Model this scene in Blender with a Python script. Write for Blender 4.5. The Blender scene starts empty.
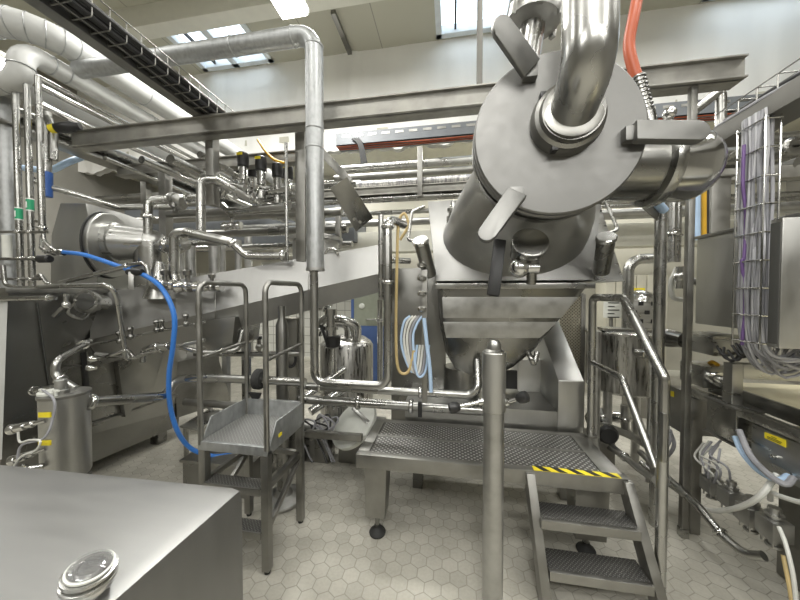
import bpy, bmesh, math, random
from mathutils import Vector as V, Matrix
random.seed(7)
SC = bpy.context.scene
COL = SC.collection
YAW = math.radians(9.65); PIT = math.atan(7/300.0); FPX = 300.0
CAM = V((0, 0, 1.6))
RT = V((math.cos(YAW), math.sin(YAW), 0))
FW = V((-math.sin(YAW)*math.cos(PIT), math.cos(YAW)*math.cos(PIT), -math.sin(PIT)))
UP = RT.cross(FW)
def ray(px, py): return FW*FPX + RT*(px-400) + UP*(300-py)
def P(px, py, Y):
    "the point at depth Y (metres into the hall) seen at a photo position"
    d = ray(px, py); return CAM + d*(Y/d.y)
def Q(px, py, z):
    "the point at height z seen at a photo position"
    d = ray(px, py); return CAM + d*((z-1.6)/d.z)
cam = bpy.data.cameras.new('camera'); camo = bpy.data.objects.new('camera', cam); COL.objects.link(camo)
camo.location = CAM; camo.rotation_euler = (math.pi/2-PIT, 0, YAW)
cam.sensor_width = 36; cam.lens = 13.5; cam.clip_start = .02; cam.clip_end = 100
SC.camera = camo
SC.view_settings.view_transform = 'Standard'; SC.view_settings.look = 'None'; SC.view_settings.gamma = 1
SC.view_settings.use_curve_mapping = False
SC.view_settings.exposure = 0.18

# ---------------------------------------------------------------- materials
MATS = {}
def newmat(name):
    m = bpy.data.materials.new(name); m.use_nodes = True
    nt = m.node_tree; return m, nt, nt.nodes['Principled BSDF']
def nd(nt, typ, **kw):
    n = nt.nodes.new(typ)
    for k, v in kw.items(): setattr(n, k, v)
    return n
def noise_rgb(nt, c0, c1, scale, stretch=(1, 1, 1), detail=4, lo=.3, hi=.7):
    tc = nd(nt, 'ShaderNodeTexCoord'); mp = nd(nt, 'ShaderNodeMapping')
    nt.links.new(tc.outputs['Object'], mp.inputs[0]); mp.inputs['Scale'].default_value = stretch
    n = nd(nt, 'ShaderNodeTexNoise'); n.inputs['Scale'].default_value = scale; n.inputs['Detail'].default_value = detail
    nt.links.new(mp.outputs[0], n.inputs['Vector'])
    r = nd(nt, 'ShaderNodeValToRGB'); r.color_ramp.elements[0].position = lo; r.color_ramp.elements[1].position = hi
    r.color_ramp.elements[0].color = (*c0, 1); r.color_ramp.elements[1].color = (*c1, 1)
    nt.links.new(n.outputs[0], r.inputs[0])
    return n, r
def metal(name, c, rough=.3, var=.25, scale=6, stretch=(1, 1, 1), rv=.12, bump=0.0, met=1.0):
    m, nt, b = newmat(name)
    lo = tuple(x*(1-var) for x in c); hi = tuple(min(1, x*(1+var)) for x in c)
    n, r = noise_rgb(nt, lo, hi, scale, stretch)
    nt.links.new(r.outputs[0], b.inputs['Base Color'])
    b.inputs['Metallic'].default_value = met
    mr = nd(nt, 'ShaderNodeMapRange'); mr.inputs[1].default_value = .3; mr.inputs[2].default_value = .7
    mr.inputs[3].default_value = max(.05, rough-rv); mr.inputs[4].default_value = rough+rv
    nt.links.new(n.outputs[0], mr.inputs[0]); nt.links.new(mr.outputs[0], b.inputs['Roughness'])
    if bump:
        bp = nd(nt, 'ShaderNodeBump'); bp.inputs['Strength'].default_value = bump; bp.inputs['Distance'].default_value = .004
        nt.links.new(n.outputs[0], bp.inputs['Height']); nt.links.new(bp.outputs[0], b.inputs['Normal'])
    MATS[name] = m; return m
def plain(name, c, rough=.5, var=.08, scale=8, emit=0, stretch=(1, 1, 1), bump=0.0):
    m, nt, b = newmat(name)
    n, r = noise_rgb(nt, tuple(x*(1-var) for x in c), tuple(min(1, x*(1+var)) for x in c), scale, stretch)
    nt.links.new(r.outputs[0], b.inputs['Base Color']); b.inputs['Roughness'].default_value = rough
    if emit:
        b.inputs['Emission Color'].default_value = (*c, 1); b.inputs['Emission Strength'].default_value = emit
    if bump:
        bp = nd(nt, 'ShaderNodeBump'); bp.inputs['Strength'].default_value = bump; bp.inputs['Distance'].default_value = .03
        nt.links.new(n.outputs[0], bp.inputs['Height']); nt.links.new(bp.outputs[0], b.inputs['Normal'])
    MATS[name] = m; return m
metal('steel', (.47, .468, .45), .34, .10, 5, (1, 1, 5))
metal('steel_brushed', (.47, .468, .45), .40, .07, 4, (3, 3, 1), .08)
metal('steel_top', (.33, .328, .318), .50, .04, 3, (2, 9, 2), .03)
metal('steel_dark', (.28, .277, .262), .30, .18, 2.2, (1, 1, 1), .10)
metal('steel_polished', (.60, .60, .585), .19, .06, 6, (1, 1, 1), .05)
metal('steel_pipe', (.41, .408, .39), .28, .10, 6, (1, 1, 1), .08)
metal('steel_worn', (.43, .427, .41), .44, .14, 14, (1, 1, 1), .10)
metal('steel_trough', (.37, .367, .355), .42, .06, 4, (3, 3, 1), .06)
metal('steel_lever', (.25, .248, .238), .52, .08, 18, (1, 1, 1), .05)
metal('tray_steel', (.17, .166, .152), .5, .12, 9, (1, 1, 1), .08)
metal('steel_lid', (.205, .203, .195), .50, .07, 22, (1, 1, 1), .05)
metal('steel_frame', (.31, .305, .285), .42, .14, 9, (1, 1, 1), .10)
metal('wet_tank', (.40, .395, .375), .34, .45, 9, (5, 5, .6), .2)
metal('galvanized', (.42, .43, .43), .48, .16, 40, (1, 1, .5), .10, 0, .85)
metal('beam_galvanized', (.33, .322, .295), .5, .24, 7, (1, 1, 1), .08, 0, .7)
plain('insulation_jacket', (.50, .505, .49), .45, .08, 6)
plain('cream_paint', (.70, .69, .61), .6, .03)
plain('ceiling_panel', (.50, .50, .43), .7, .05, 1.2)
plain('white_sheet', (.88, .87, .83), .55, .04, 2.0, 0, (1, 1, .25), .5)
plain('wall_drab', (.26, .25, .22), .7, .06, 1.5)
plain('beige_wall', (.47, .455, .385), .7, .06, 1.5)
plain('soffit', (.55, .53, .44), .7, .05)
plain('window_frame', (.75, .80, .83), .4)
plain('black_plastic', (.018, .018, .018), .4)
plain('black_rubber', (.025, .025, .024), .7)
plain('black_cable', (.03, .03, .03), .55)
plain('grey_cable', (.30, .30, .32), .5, .15)
plain('light_grey_cable', (.46, .46, .48), .5, .15)
plain('pale_cable', (.62, .62, .58), .5, .1)
plain('violet_cable', (.16, .09, .25), .5)
plain('yellow_cable', (.75, .42, .03), .5)
plain('orange_hose', (.40, .085, .032), .45)
plain('blue_hose', (.045, .20, .62), .35)
plain('pale_blue_hose', (.45, .60, .80), .4)
plain('yellow_label', (.85, .70, .03), .5)
plain('green_label', (.03, .33, .16), .5)
plain('white_label', (.80, .80, .78), .5)
plain('red_label', (.55, .04, .03), .5)
plain('amber_plastic', (.28, .13, .02), .2)
plain('blue_plastic', (.05, .14, .45), .4)
plain('grey_green_paint', (.28, .30, .24), .5)
plain('lit_pale_belt', (.72, .66, .46), .4)  # cream belt, brightness from light behind it put into the colour
plain('blue_paint', (.06, .11, .27), .5)
plain('white_plastic', (.66, .67, .62), .5)
plain('tube_glow', (1, .96, .86), .5, 0, 8, 14)
plain('lamp_glow', (1, .98, .92), .5, 0, 8, 12)
plain('tray_grey', (.13, .14, .15), .5)
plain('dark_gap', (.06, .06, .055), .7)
plain('tan_cable', (.55, .42, .20), .5)

def glass_mat():
    m, nt, b = newmat('skylight_glass'); nt.nodes.remove(b)
    o = nt.nodes['Material Output']; t = nd(nt, 'ShaderNodeBsdfTransparent'); g = nd(nt, 'ShaderNodeBsdfGlossy')
    g.inputs['Roughness'].default_value = .1; t.inputs[0].default_value = (.93, .97, 1, 1)
    x = nd(nt, 'ShaderNodeMixShader'); x.inputs[0].default_value = .06
    nt.links.new(t.outputs[0], x.inputs[1]); nt.links.new(g.outputs[0], x.inputs[2]); nt.links.new(x.outputs[0], o.inputs[0])
    MATS['skylight_glass'] = m
    m, nt, b = newmat('gauge_glass')
    b.inputs['Roughness'].default_value = .04; b.inputs['Transmission Weight'].default_value = .9; b.inputs['IOR'].default_value = 1.45
    MATS['gauge_glass'] = m
glass_mat()

def mth(nt, op, a, b=None, vec=False):
    n = nd(nt, 'ShaderNodeVectorMath' if vec else 'ShaderNodeMath', operation=op)
    for i, x in enumerate((a, b)):
        if x is None: continue
        if hasattr(x, 'links') or hasattr(x, 'is_linked'): nt.links.new(x, n.inputs[i])
        else: n.inputs[i].default_value = x
    if vec and op == 'DOT_PRODUCT': return n.outputs['Value']
    if vec and op == 'LENGTH': return n.outputs['Value']
    return n.outputs[0]
def floor_mat():
    m, nt, b = newmat('hexagon_pavers')
    geo = nd(nt, 'ShaderNodeNewGeometry')
    S = .092; K = 3**.5
    p = mth(nt, 'MULTIPLY', geo.outputs['Position'], (1/S, 1/S, 0), True)
    p = mth(nt, 'ADD', p, (400.0, 400*K, 0), True)
    sx = nd(nt, 'ShaderNodeSeparateXYZ'); nt.links.new(p, sx.inputs[0])
    def cell(off):
        x = mth(nt, 'ADD', sx.outputs[0], off*.5); y = mth(nt, 'ADD', sx.outputs[1], off*K/2)
        x = mth(nt, 'SUBTRACT', mth(nt, 'FLOORED_MODULO', x, 1.0), .5)
        y = mth(nt, 'SUBTRACT', mth(nt, 'FLOORED_MODULO', y, K), K/2)
        return x, y
    ax, ay = cell(0); bx, by = cell(1)
    la = mth(nt, 'ADD', mth(nt, 'MULTIPLY', ax, ax), mth(nt, 'MULTIPLY', ay, ay))
    lb = mth(nt, 'ADD', mth(nt, 'MULTIPLY', bx, bx), mth(nt, 'MULTIPLY', by, by))
    sel = mth(nt, 'LESS_THAN', la, lb)
    def mix(a, c):
        return mth(nt, 'ADD', mth(nt, 'MULTIPLY', sel, a), mth(nt, 'MULTIPLY', mth(nt, 'SUBTRACT', 1.0, sel), c))
    gx, gy = mix(ax, bx), mix(ay, by)
    hx, hy = mth(nt, 'ABSOLUTE', gx), mth(nt, 'ABSOLUTE', gy)
    d = mth(nt, 'MAXIMUM', hx, mth(nt, 'ADD', mth(nt, 'MULTIPLY', hx, .5), mth(nt, 'MULTIPLY', hy, K/2)))
    e = mth(nt, 'SUBTRACT', .5, d)                      # distance to the joint
    cx = nd(nt, 'ShaderNodeCombineXYZ')
    nt.links.new(mth(nt, 'SUBTRACT', sx.outputs[0], gx), cx.inputs[0]); nt.links.new(mth(nt, 'SUBTRACT', sx.outputs[1], gy), cx.inputs[1])
    sn = mth(nt, 'SNAP', cx.outputs[0], (.25, .25, 1), True)
    wn = nd(nt, 'ShaderNodeTexWhiteNoise'); nt.links.new(sn, wn.inputs['Vector'])
    n = nd(nt, 'ShaderNodeTexNoise'); n.inputs['Scale'].default_value = 2.2; n.inputs['Detail'].default_value = 6
    nt.links.new(geo.outputs['Position'], n.inputs['Vector'])
    n2 = nd(nt, 'ShaderNodeTexNoise'); n2.inputs['Scale'].default_value = 60; n2.inputs['Detail'].default_value = 3
    nt.links.new(geo.outputs['Position'], n2.inputs['Vector'])
    v = mth(nt, 'ADD', mth(nt, 'MULTIPLY', wn.outputs[0], .18), mth(nt, 'MULTIPLY', n.outputs[0], .75))
    v = mth(nt, 'ADD', v, mth(nt, 'MULTIPLY', n2.outputs[0], .30))
    r = nd(nt, 'ShaderNodeValToRGB'); r.color_ramp.elements[0].position = .3; r.color_ramp.elements[1].position = .9
    r.color_ramp.elements[0].color = (.30, .285, .24, 1); r.color_ramp.elements[1].color = (.54, .52, .455, 1)
    nt.links.new(v, r.inputs[0])
    jt = nd(nt, 'ShaderNodeMapRange'); jt.inputs[1].default_value = .008; jt.inputs[2].default_value = .04
    nt.links.new(e, jt.inputs[0])
    mx = nd(nt, 'ShaderNodeMix', data_type='RGBA'); nt.links.new(jt.outputs[0], mx.inputs[0])
    mx.inputs[6].default_value = (.29, .275, .23, 1); nt.links.new(r.outputs[0], mx.inputs[7])
    # brown wet stain that runs under the conveyor on the right
    nt.links.new(mx.outputs[2], b.inputs['Base Color'])
    b.inputs['Roughness'].default_value = .62
    bp = nd(nt, 'ShaderNodeBump'); bp.inputs['Strength'].default_value = .25; bp.inputs['Distance'].default_value = .005
    nt.links.new(jt.outputs[0], bp.inputs['Height']); nt.links.new(bp.outputs[0], b.inputs['Normal'])
    MATS['hexagon_pavers'] = m
floor_mat()
def dots_mat(name, pitch, rad, base, spot, diamond=False, upright=False):
    m, nt, b = newmat(name)
    tc = nd(nt, 'ShaderNodeTexCoord'); p = mth(nt, 'MULTIPLY', tc.outputs['Object'], (1/pitch,)*3, True)
    mp = nd(nt, 'ShaderNodeMapping'); nt.links.new(p, mp.inputs[0]); mp.inputs['Rotation'].default_value = (math.pi/2 if upright else 0, 0, math.pi/4)
    sx = nd(nt, 'ShaderNodeSeparateXYZ'); nt.links.new(mp.outputs[0], sx.inputs[0])
    fx = mth(nt, 'SUBTRACT', mth(nt, 'FLOORED_MODULO', sx.outputs[0], 1.0), .5)
    fy = mth(nt, 'SUBTRACT', mth(nt, 'FLOORED_MODULO', sx.outputs[1], 1.0), .5)
    if diamond:   # raised bars, alternating direction
        par = mth(nt, 'FLOORED_MODULO', mth(nt, 'ADD', mth(nt, 'FLOOR', sx.outputs[0]), mth(nt, 'FLOOR', sx.outputs[1])), 2.0)
        k = mth(nt, 'ADD', mth(nt, 'MULTIPLY', par, 3.0), 1.0); k2 = mth(nt, 'SUBTRACT', 4.0, mth(nt, 'MULTIPLY', par, 3.0))
        fx = mth(nt, 'MULTIPLY', fx, k); fy = mth(nt, 'MULTIPLY', fy, k2)
        rad = rad*1.25
    d = mth(nt, 'POWER', mth(nt, 'ADD', mth(nt, 'MULTIPLY', fx, fx), mth(nt, 'MULTIPLY', fy, fy)), .5)
    mr = nd(nt, 'ShaderNodeMapRange'); mr.inputs[1].default_value = rad*1.15; mr.inputs[2].default_value = rad*.75
    nt.links.new(d, mr.inputs[0])
    mx = nd(nt, 'ShaderNodeMix', data_type='RGBA'); nt.links.new(mr.outputs[0], mx.inputs[0])
    mx.inputs[6].default_value = (*base, 1); mx.inputs[7].default_value = (*spot, 1)
    nt.links.new(mx.outputs[2], b.inputs['Base Color']); b.inputs['Metallic'].default_value = .85; b.inputs['Roughness'].default_value = .42
    bp = nd(nt, 'ShaderNodeBump'); bp.inputs['Strength'].default_value = .6; bp.inputs['Distance'].default_value = .003
    nt.links.new(mr.outputs[0], bp.inputs['Height']); nt.links.new(bp.outputs[0], b.inputs['Normal'])
    MATS[name] = m
dots_mat('dimpled_deck', .025, .27, (.17, .168, .158), (.62, .615, .60))
dots_mat('chequer_plate', .016, .36, (.33, .328, .315), (.55, .55, .535), True)
dots_mat('tread_plate', .014, .33, (.15, .148, .14), (.42, .415, .40), True)
dots_mat('perforated_steel', .055, .24, (.58, .57, .54), (.04, .04, .04))
dots_mat('fine_mesh', .022, .3, (.50, .47, .38), (.12, .11, .09), False, True)
def tile_mat():
    m, nt, b = newmat('white_tile')
    geo = nd(nt, 'ShaderNodeNewGeometry')
    mp = nd(nt, 'ShaderNodeMapping'); nt.links.new(geo.outputs['Position'], mp.inputs[0]); mp.inputs['Rotation'].default_value = (math.pi/2, 0, 0)
    br = nd(nt, 'ShaderNodeTexBrick'); br.offset = 0; nt.links.new(mp.outputs[0], br.inputs['Vector'])
    br.inputs['Scale'].default_value = 1; br.inputs['Brick Width'].default_value = .2; br.inputs['Row Height'].default_value = .2
    br.inputs['Mortar Size'].default_value = .006
    br.inputs['Color1'].default_value = (.68, .68, .63, 1); br.inputs['Color2'].default_value = (.64, .64, .60, 1); br.inputs['Mortar'].default_value = (.30, .29, .26, 1)
    nt.links.new(br.outputs[0], b.inputs['Base Color']); b.inputs['Roughness'].default_value = .25
    MATS['white_tile'] = m
tile_mat()
def panel_mat():
    m, nt, b = newmat('ceiling_boards')
    geo = nd(nt, 'ShaderNodeNewGeometry')
    br = nd(nt, 'ShaderNodeTexBrick'); br.offset = 0; nt.links.new(geo.outputs['Position'], br.inputs['Vector'])
    br.inputs['Scale'].default_value = 1; br.inputs['Brick Width'].default_value = 1.15; br.inputs['Row Height'].default_value = 3.2
    br.inputs['Mortar Size'].default_value = .008
    br.inputs['Color1'].default_value = (.55, .54, .45, 1); br.inputs['Color2'].default_value = (.53, .52, .435, 1); br.inputs['Mortar'].default_value = (.33, .32, .27, 1)
    nt.links.new(br.outputs[0], b.inputs['Base Color']); b.inputs['Roughness'].default_value = .75
    MATS['ceiling_boards'] = m
panel_mat()
def wrap_mat(name, c0, c1, scale):
    m, nt, b = newmat(name)
    n, r = noise_rgb(nt, c0, c1, scale, (4, 1, 1), 6, .4, .6)
    nt.links.new(r.outputs[0], b.inputs['Base Color']); b.inputs['Roughness'].default_value = .35; b.inputs['Metallic'].default_value = .6
    bp = nd(nt, 'ShaderNodeBump'); bp.inputs['Strength'].default_value = .8; bp.inputs['Distance'].default_value = .01
    nt.links.new(n.outputs[0], bp.inputs['Height']); nt.links.new(bp.outputs[0], b.inputs['Normal'])
    MATS[name] = m
wrap_mat('foil_wrap', (.35, .34, .36), (.75, .74, .72), 12)

# ---------------------------------------------------------------- mesh building
WL = {}
def frame(d):
    d = V(d).normalized(); a = V((0, 0, 1)) if abs(d.z) < .9 else V((1, 0, 0))
    u = a.cross(d).normalized(); return u, d.cross(u), d
class G:
    def __init__(s): s.v = []; s.f = []
    def add(s, vs, fs):
        k = len(s.v); s.v += [V(x) for x in vs]; s.f += [[i+k for i in f] for f in fs]; return s
    def prism(s, pts, ext, bev=0.0):
        ext = V(ext); n = len(pts); pts = [V(p) for p in pts]
        vs = pts + [p+ext for p in pts]
        nrm = V((0, 0, 0))
        for i in range(n): nrm += (pts[i]-pts[0]).cross(pts[(i+1) % n]-pts[0])
        fl = nrm.dot(ext) > 0
        fs = [list(range(n))[::-1] if fl else list(range(n)), [i+n for i in range(n)] if fl else [i+n for i in range(n)][::-1]]
        for i in range(n):
            j = (i+1) % n
            q = [i, j, j+n, i+n]; fs.append(q if fl else q[::-1])
        if bev > 0:
            bm = bmesh.new(); bv = [bm.verts.new(x) for x in vs]
            for f in fs: bm.faces.new([bv[i] for i in f])
            bmesh.ops.bevel(bm, geom=list(bm.edges), offset=bev, segments=2, profile=.6, affect='EDGES', clamp_overlap=True)
            bm.verts.index_update(); s.add([x.co.copy() for x in bm.verts], [[x.index for x in f.verts] for f in bm.faces]); bm.free()
            return s
        return s.add(vs, fs)
    def box(s, x0, x1, y0, y1, z0, z1, bev=.003):
        return s.prism([(x0, y0, z0), (x1, y0, z0), (x1, y1, z0), (x0, y1, z0)], (0, 0, z1-z0), bev)
    def bar(s, a, b, w, h, up=(0, 0, 1), bev=.002):
        a, b = V(a), V(b); d = (b-a).normalized(); up = V(up)
        sd = d.cross(up)
        if sd.length < 1e-4: sd = d.cross(V((0, 1, 0)))
        sd.normalize(); u = sd.cross(d)
        return s.prism([a+sd*(x*w/2)+u*(y*h/2) for x, y in ((-1, -1), (1, -1), (1, 1), (-1, 1))], b-a, bev)
    def lathe(s, p, d, prof, n=24, closed=True):
        u, w, d = frame(d); p = V(p); vs = []; fs = []
        for t, r in prof:
            for i in range(n):
                a = 2*math.pi*i/n; vs.append(p + d*t + (u*math.cos(a)+w*math.sin(a))*max(r, 1e-4))
        for k in range(len(prof)-1):
            for i in range(n):
                j = (i+1) % n; fs.append([k*n+i, k*n+j, (k+1)*n+j, (k+1)*n+i])
        if closed:
            fs.append(list(range(n))[::-1]); fs.append([(len(prof)-1)*n+i for i in range(n)])
        return s.add(vs, fs)
    def cyl(s, a, b, r, r1=None, n=20, bev=0):
        a, b = V(a), V(b); L = (b-a).length; r1 = r if r1 is None else r1
        pr = [(0, r), (L, r1)] if not bev else [(0, r-bev), (bev, r), (L-bev, r1), (L, r1-bev)]
        return s.lathe(a, b-a, pr, n)
    def ball(s, c, r, n=14):
        return s.lathe(V(c)-V((0, 0, r)), (0, 0, 1), [(r-r*math.cos(math.pi*i/8), r*math.sin(math.pi*i/8)) for i in range(9)], n, False)
    def loft(s, rings, cap=True):
        n = len(rings[0]); vs = [p for r in rings for p in r]; fs = []
        for k in range(len(rings)-1):
            for i in range(n):
                j = (i+1) % n; fs.append([k*n+i, k*n+j, (k+1)*n+j, (k+1)*n+i])
        if cap: fs.append(list(range(n))[::-1]); fs.append([(len(rings)-1)*n+i for i in range(n)])
        return s.add(vs, fs)
    def torus(s, c, ax, R, r, n=28, m=8):
        u, w, d = frame(ax); c = V(c); vs = []; fs = []
        for i in range(n):
            a = 2*math.pi*i/n; e = u*math.cos(a)+w*math.sin(a)
            for k in range(m):
                b = 2*math.pi*k/m; vs.append(c+e*(R+r*math.cos(b))+d*(r*math.sin(b)))
        for i in range(n):
            for k in range(m):
                fs.append([i*m+k, ((i+1) % n)*m+k, ((i+1) % n)*m+(k+1) % m, i*m+(k+1) % m])
        return s.add(vs, fs)
    def tube(s, pts, r, bend=.06, n=12):
        path = fillet(pts, bend); rings = []
        u = None
        for i, p in enumerate(path):
            d = (path[min(i+1, len(path)-1)]-path[max(i-1, 0)]).normalized()
            if u is None: u, w, _ = frame(d)
            u = (u-d*u.dot(d)).normalized(); w = d.cross(u)
            rings.append([p+(u*math.cos(2*math.pi*k/n)+w*math.sin(2*math.pi*k/n))*r for k in range(n)])
        return s.loft(rings)
    def obj(s, name, mat, parent=None, label=None, cat=None, group=None, kind=None, smooth=38):
        me = bpy.data.meshes.new(name)
        if parent is not None: o0 = WL[parent]
        else:
            xs = [p.x for p in s.v]; ys = [p.y for p in s.v]; zs = [p.z for p in s.v]
            o0 = V(((min(xs)+max(xs))/2, (min(ys)+max(ys))/2, min(zs)))
        me.from_pydata([tuple(p-o0) for p in s.v], [], s.f)
        bm = bmesh.new(); bm.from_mesh(me); bmesh.ops.recalc_face_normals(bm, faces=bm.faces); bm.to_mesh(me); bm.free()
        me.materials.append(MATS[mat])
        if smooth:
            me.shade_smooth(); me.set_sharp_from_angle(angle=math.radians(smooth))
        o = bpy.data.objects.new(name, me); COL.objects.link(o); WL[o] = o0
        if parent is not None: o.parent = parent
        else: o.location = o0
        return tag(o, label, cat, group, kind)
def fillet(pts, bend):
    pts = [V(p) for p in pts]
    if bend <= 0 or len(pts) < 3: return pts
    out = [pts[0]]
    for i in range(1, len(pts)-1):
        a, p, b = pts[i-1], pts[i], pts[i+1]
        d0 = (a-p); d1 = (b-p); l0, l1 = d0.length, d1.length
        if l0 < 1e-6 or l1 < 1e-6: continue
        d0.normalize(); d1.normalize(); ang = d0.angle(d1)
        if ang > math.pi-.03: out.append(p); continue
        t = min(bend/math.tan(ang/2), l0*.48, l1*.48); q0 = p+d0*t; q1 = p+d1*t
        for k in range(7):
            x = k/6; out.append(q0*(1-x)**2+p*(2*x*(1-x))*1+q1*x*x if False else arc(q0, p, q1, x, ang))
    out.append(pts[-1]); return out
def arc(q0, p, q1, x, ang):
    # rational quadratic through the corner = a true circular arc
    w = math.sin(ang/2); a, b, c = (1-x)**2, 2*x*(1-x)*w, x*x
    return (q0*a+p*b+q1*c)/(a+b+c)
def spline(pts, k=6):
    pts = [V(p) for p in pts]; out = []
    e = [pts[0]*2-pts[1]]+pts+[pts[-1]*2-pts[-2]]
    for i in range(1, len(e)-2):
        p0, p1, p2, p3 = e[i-1], e[i], e[i+1], e[i+2]
        for j in range(k):
            t = j/k
            out.append(.5*((2*p1)+(p2-p0)*t+(2*p0-5*p1+4*p2-p3)*t*t+(3*p1-p0-3*p2+p3)*t**3))
    out.append(pts[-1]); return out
LABELS = {}
def tag(o, label=None, cat=None, group=None, kind=None):
    if label: o['label'] = label; LABELS.setdefault(label, []).append((o.name, group))
    if cat: o['category'] = cat
    if group: o['group'] = group
    if kind: o['kind'] = kind
    return o
def thing(name, label, cat, loc, group=None):
    o = bpy.data.objects.new(name, None); o.empty_display_size = .1; COL.objects.link(o)
    o.location = V(loc); WL[o] = V(loc); return tag(o, label, cat, group)
def copy_thing(o, off, label=None, group=None):
    "a copy of a thing with copies of its parts and sub-parts, moved by off"
    c = o.copy(); COL.objects.link(c); c.location = o.location+V(off); WL[c] = WL[o]+V(off)
    if label: tag(c, label, None, group)
    for ch in [x for x in WL if x.parent == o]:
        d = ch.copy(); COL.objects.link(d); d.parent = c; WL[d] = WL[c]
        for g in [x for x in WL if x.parent == ch]:
            e = g.copy(); COL.objects.link(e); e.parent = d; WL[e] = WL[c]
    return c
def snap(pts, tol=.16):
    out = [V(pts[0])]
    for p in pts[1:]:
        q = V(p); d = q-out[-1]; L = d.length
        for k in range(3):
            if abs(d[k]) < tol*L: q[k] = out[-1][k]
        out.append(q)
    return out
def ferrule(p, d, r, parent, name='pipe_clamp', mat='steel_polished'):
    g = G(); d = V(d).normalized(); w = r*.9
    g.lathe(V(p)-d*w*.5, d, [(0, r*1.02), (0, r*1.35), (w*.3, r*1.55), (w*.7, r*1.55), (w, r*1.35), (w, r*1.02)], 18, False)
    u, q, _ = frame(d); g.bar(V(p)+u*r*1.5-d*w*.3, V(p)+u*r*1.5+d*w*.3, r*.5, r*.7)
    return g.obj(name, mat, parent)
def pipe(pts, r, label, mat='steel_pipe', name='steel_pipe', cat='pipe', bend=None, group=None, clamps=(), tol=.16, n=14):
    pts = snap(pts, tol); g = G(); g.tube(pts, r, bend if bend is not None else r*2.6, n)
    o = g.obj(name, mat, None, label, cat, group)
    for i, t in clamps:
        a, b = pts[i], pts[i+1]; ferrule(a.lerp(b, t), b-a, r, o)
    return o
def hose(pts, r, label, mat, name='hose', cat='hose', group=None, k=6, n=9):
    return G().tube(spline(pts, k), r, 0, n).obj(name, mat, None, label, cat, group)
def struct(g, name, mat, **k): return g.obj(name, mat, None, None, None, None, 'structure', **k)
def sticker(g4, name, mat, parent, label=None):
    "thin plate through four corners given in order"
    a, b, c, d = [V(x) for x in g4]; n = (b-a).cross(d-a).normalized()
    return G().prism([a, b, c, d], n*.002).obj(name, mat, parent, label)
# ================================================================ the hall
XL, XR, YB, YF, ZC = -7.5, 6.0, -4.0, 5.02, 5.7
YR, ZR = 6.6, 4.3
struct(G().box(XL, XR, YB, YR, -.1, 0, 0), 'floor', 'hexagon_pavers')
struct(G().box(XL-.1, XL, YB, YR, 0, ZC, 0), 'wall_left', 'wall_drab')
struct(G().box(XR, XR+.1, YB, YR, 0, ZC, 0), 'wall_right', 'wall_drab')
struct(G().box(XL-.1, XR+.1, YB-.1, YB, 0, ZC, 0), 'wall_rear', 'wall_drab')
struct(G().box(XL-.1, XR+.1, YR, YR+.1, 0, ZR, 0), 'wall_back', 'beige_wall')
struct(G().box(XL, .2, YR-.03, YR, .1, 2.1, 0), 'trim_1', 'white_tile')          # tiled dado of the back wall
struct(G().box(XL, XR, YR-.04, YR, 0, .1, .002), 'baseboard_back', 'cream_paint')
struct(G().box(XL, XR, YF, YR, ZR, ZR+.1, 0), 'ceiling_1', 'soffit')
# fascia covered with white sheeting, wavy
g = G(); nx, nz = 150, 8; vs = []; fs = []
for k in range(nz+1):
    for i in range(nx+1):
        x = XL+(XR-XL)*i/nx; t = k/nz
        amp = .018*(1-t)+.004
        y = YF-.02-amp*(math.sin(x*7.1)+.7*math.sin(x*17.3+1.3*t)+.5*math.sin(x*3.3+2))
        if abs(x+1.66) < .09: y -= .05*math.cos((x+1.66)/.09*math.pi/2)*(1-.3*t)
        z = ZR-.25+(ZC-ZR+.25)*t
        if k == 0: z += .03*math.sin(x*9)+.02*math.sin(x*23)
        vs.append((x, y, z))
for k in range(nz):
    for i in range(nx):
        a = k*(nx+1)+i; fs.append([a, a+1, a+nx+2, a+nx+1])
fs2 = fs[:]; k0 = len(vs)
vs += [(x, y+.12, z) for x, y, z in vs]; fs += [[i+k0 for i in f[::-1]] for f in fs2]
g.add(vs, fs); struct(g, 'wall_fascia', 'white_sheet', smooth=80)
# high ceiling with two rows of skylight openings
sky = [(-4.5, -3.1), (-.25, .88), (3.45, 5.0)]; SY0, SY1 = 4.05, 4.96
g = G(); g.box(XL, XR, YB, SY0, ZC, ZC+.1, 0); g.box(XL, XR, SY1, YF, ZC, ZC+.1, 0)
xs = [XL]+[x for s in sky for x in s]+[XR]
for i in range(0, len(xs), 2): g.box(xs[i], xs[i+1], SY0, SY1, ZC, ZC+.1, 0)
struct(g, 'ceiling', 'ceiling_boards')
for i, (x0, x1) in enumerate(sky):
    g = G()
    for a, b, c, d in ((x0, x0+.09, SY0, SY1), (x1-.09, x1, SY0, SY1), (x0, x1, SY0, SY0+.09), (x0, x1, SY1-.09, SY1)):
        g.box(a, b, c, d, ZC-.02, ZC+.12, .004)
    if i == 0: g.box(x0+.62, x0+.74, SY0, SY1, ZC-.02, ZC+.12, .004)
    w = struct(g, 'window_%d' % (i+1), 'window_frame')
    G().box(x0+.09, x1-.09, SY0+.09, SY1-.09, ZC+.09, ZC+.105, 0).obj('pane', 'skylight_glass', w)
    G().bar((x0+.3, SY0+.1, ZC+.04), (x0+.3, SY1-.1, ZC+.04), .03, .05).obj('opener_rod', 'black_plastic', w)
# cream concrete beams under the ceiling
struct(G().box(XL, XR, 3.68, 3.9, ZC-.30, ZC, .01), 'trim_2', 'cream_paint')
struct(G().box(XL, XR, .2, .45, ZC-.3, ZC, .01), 'trim_3', 'cream_paint')
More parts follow.
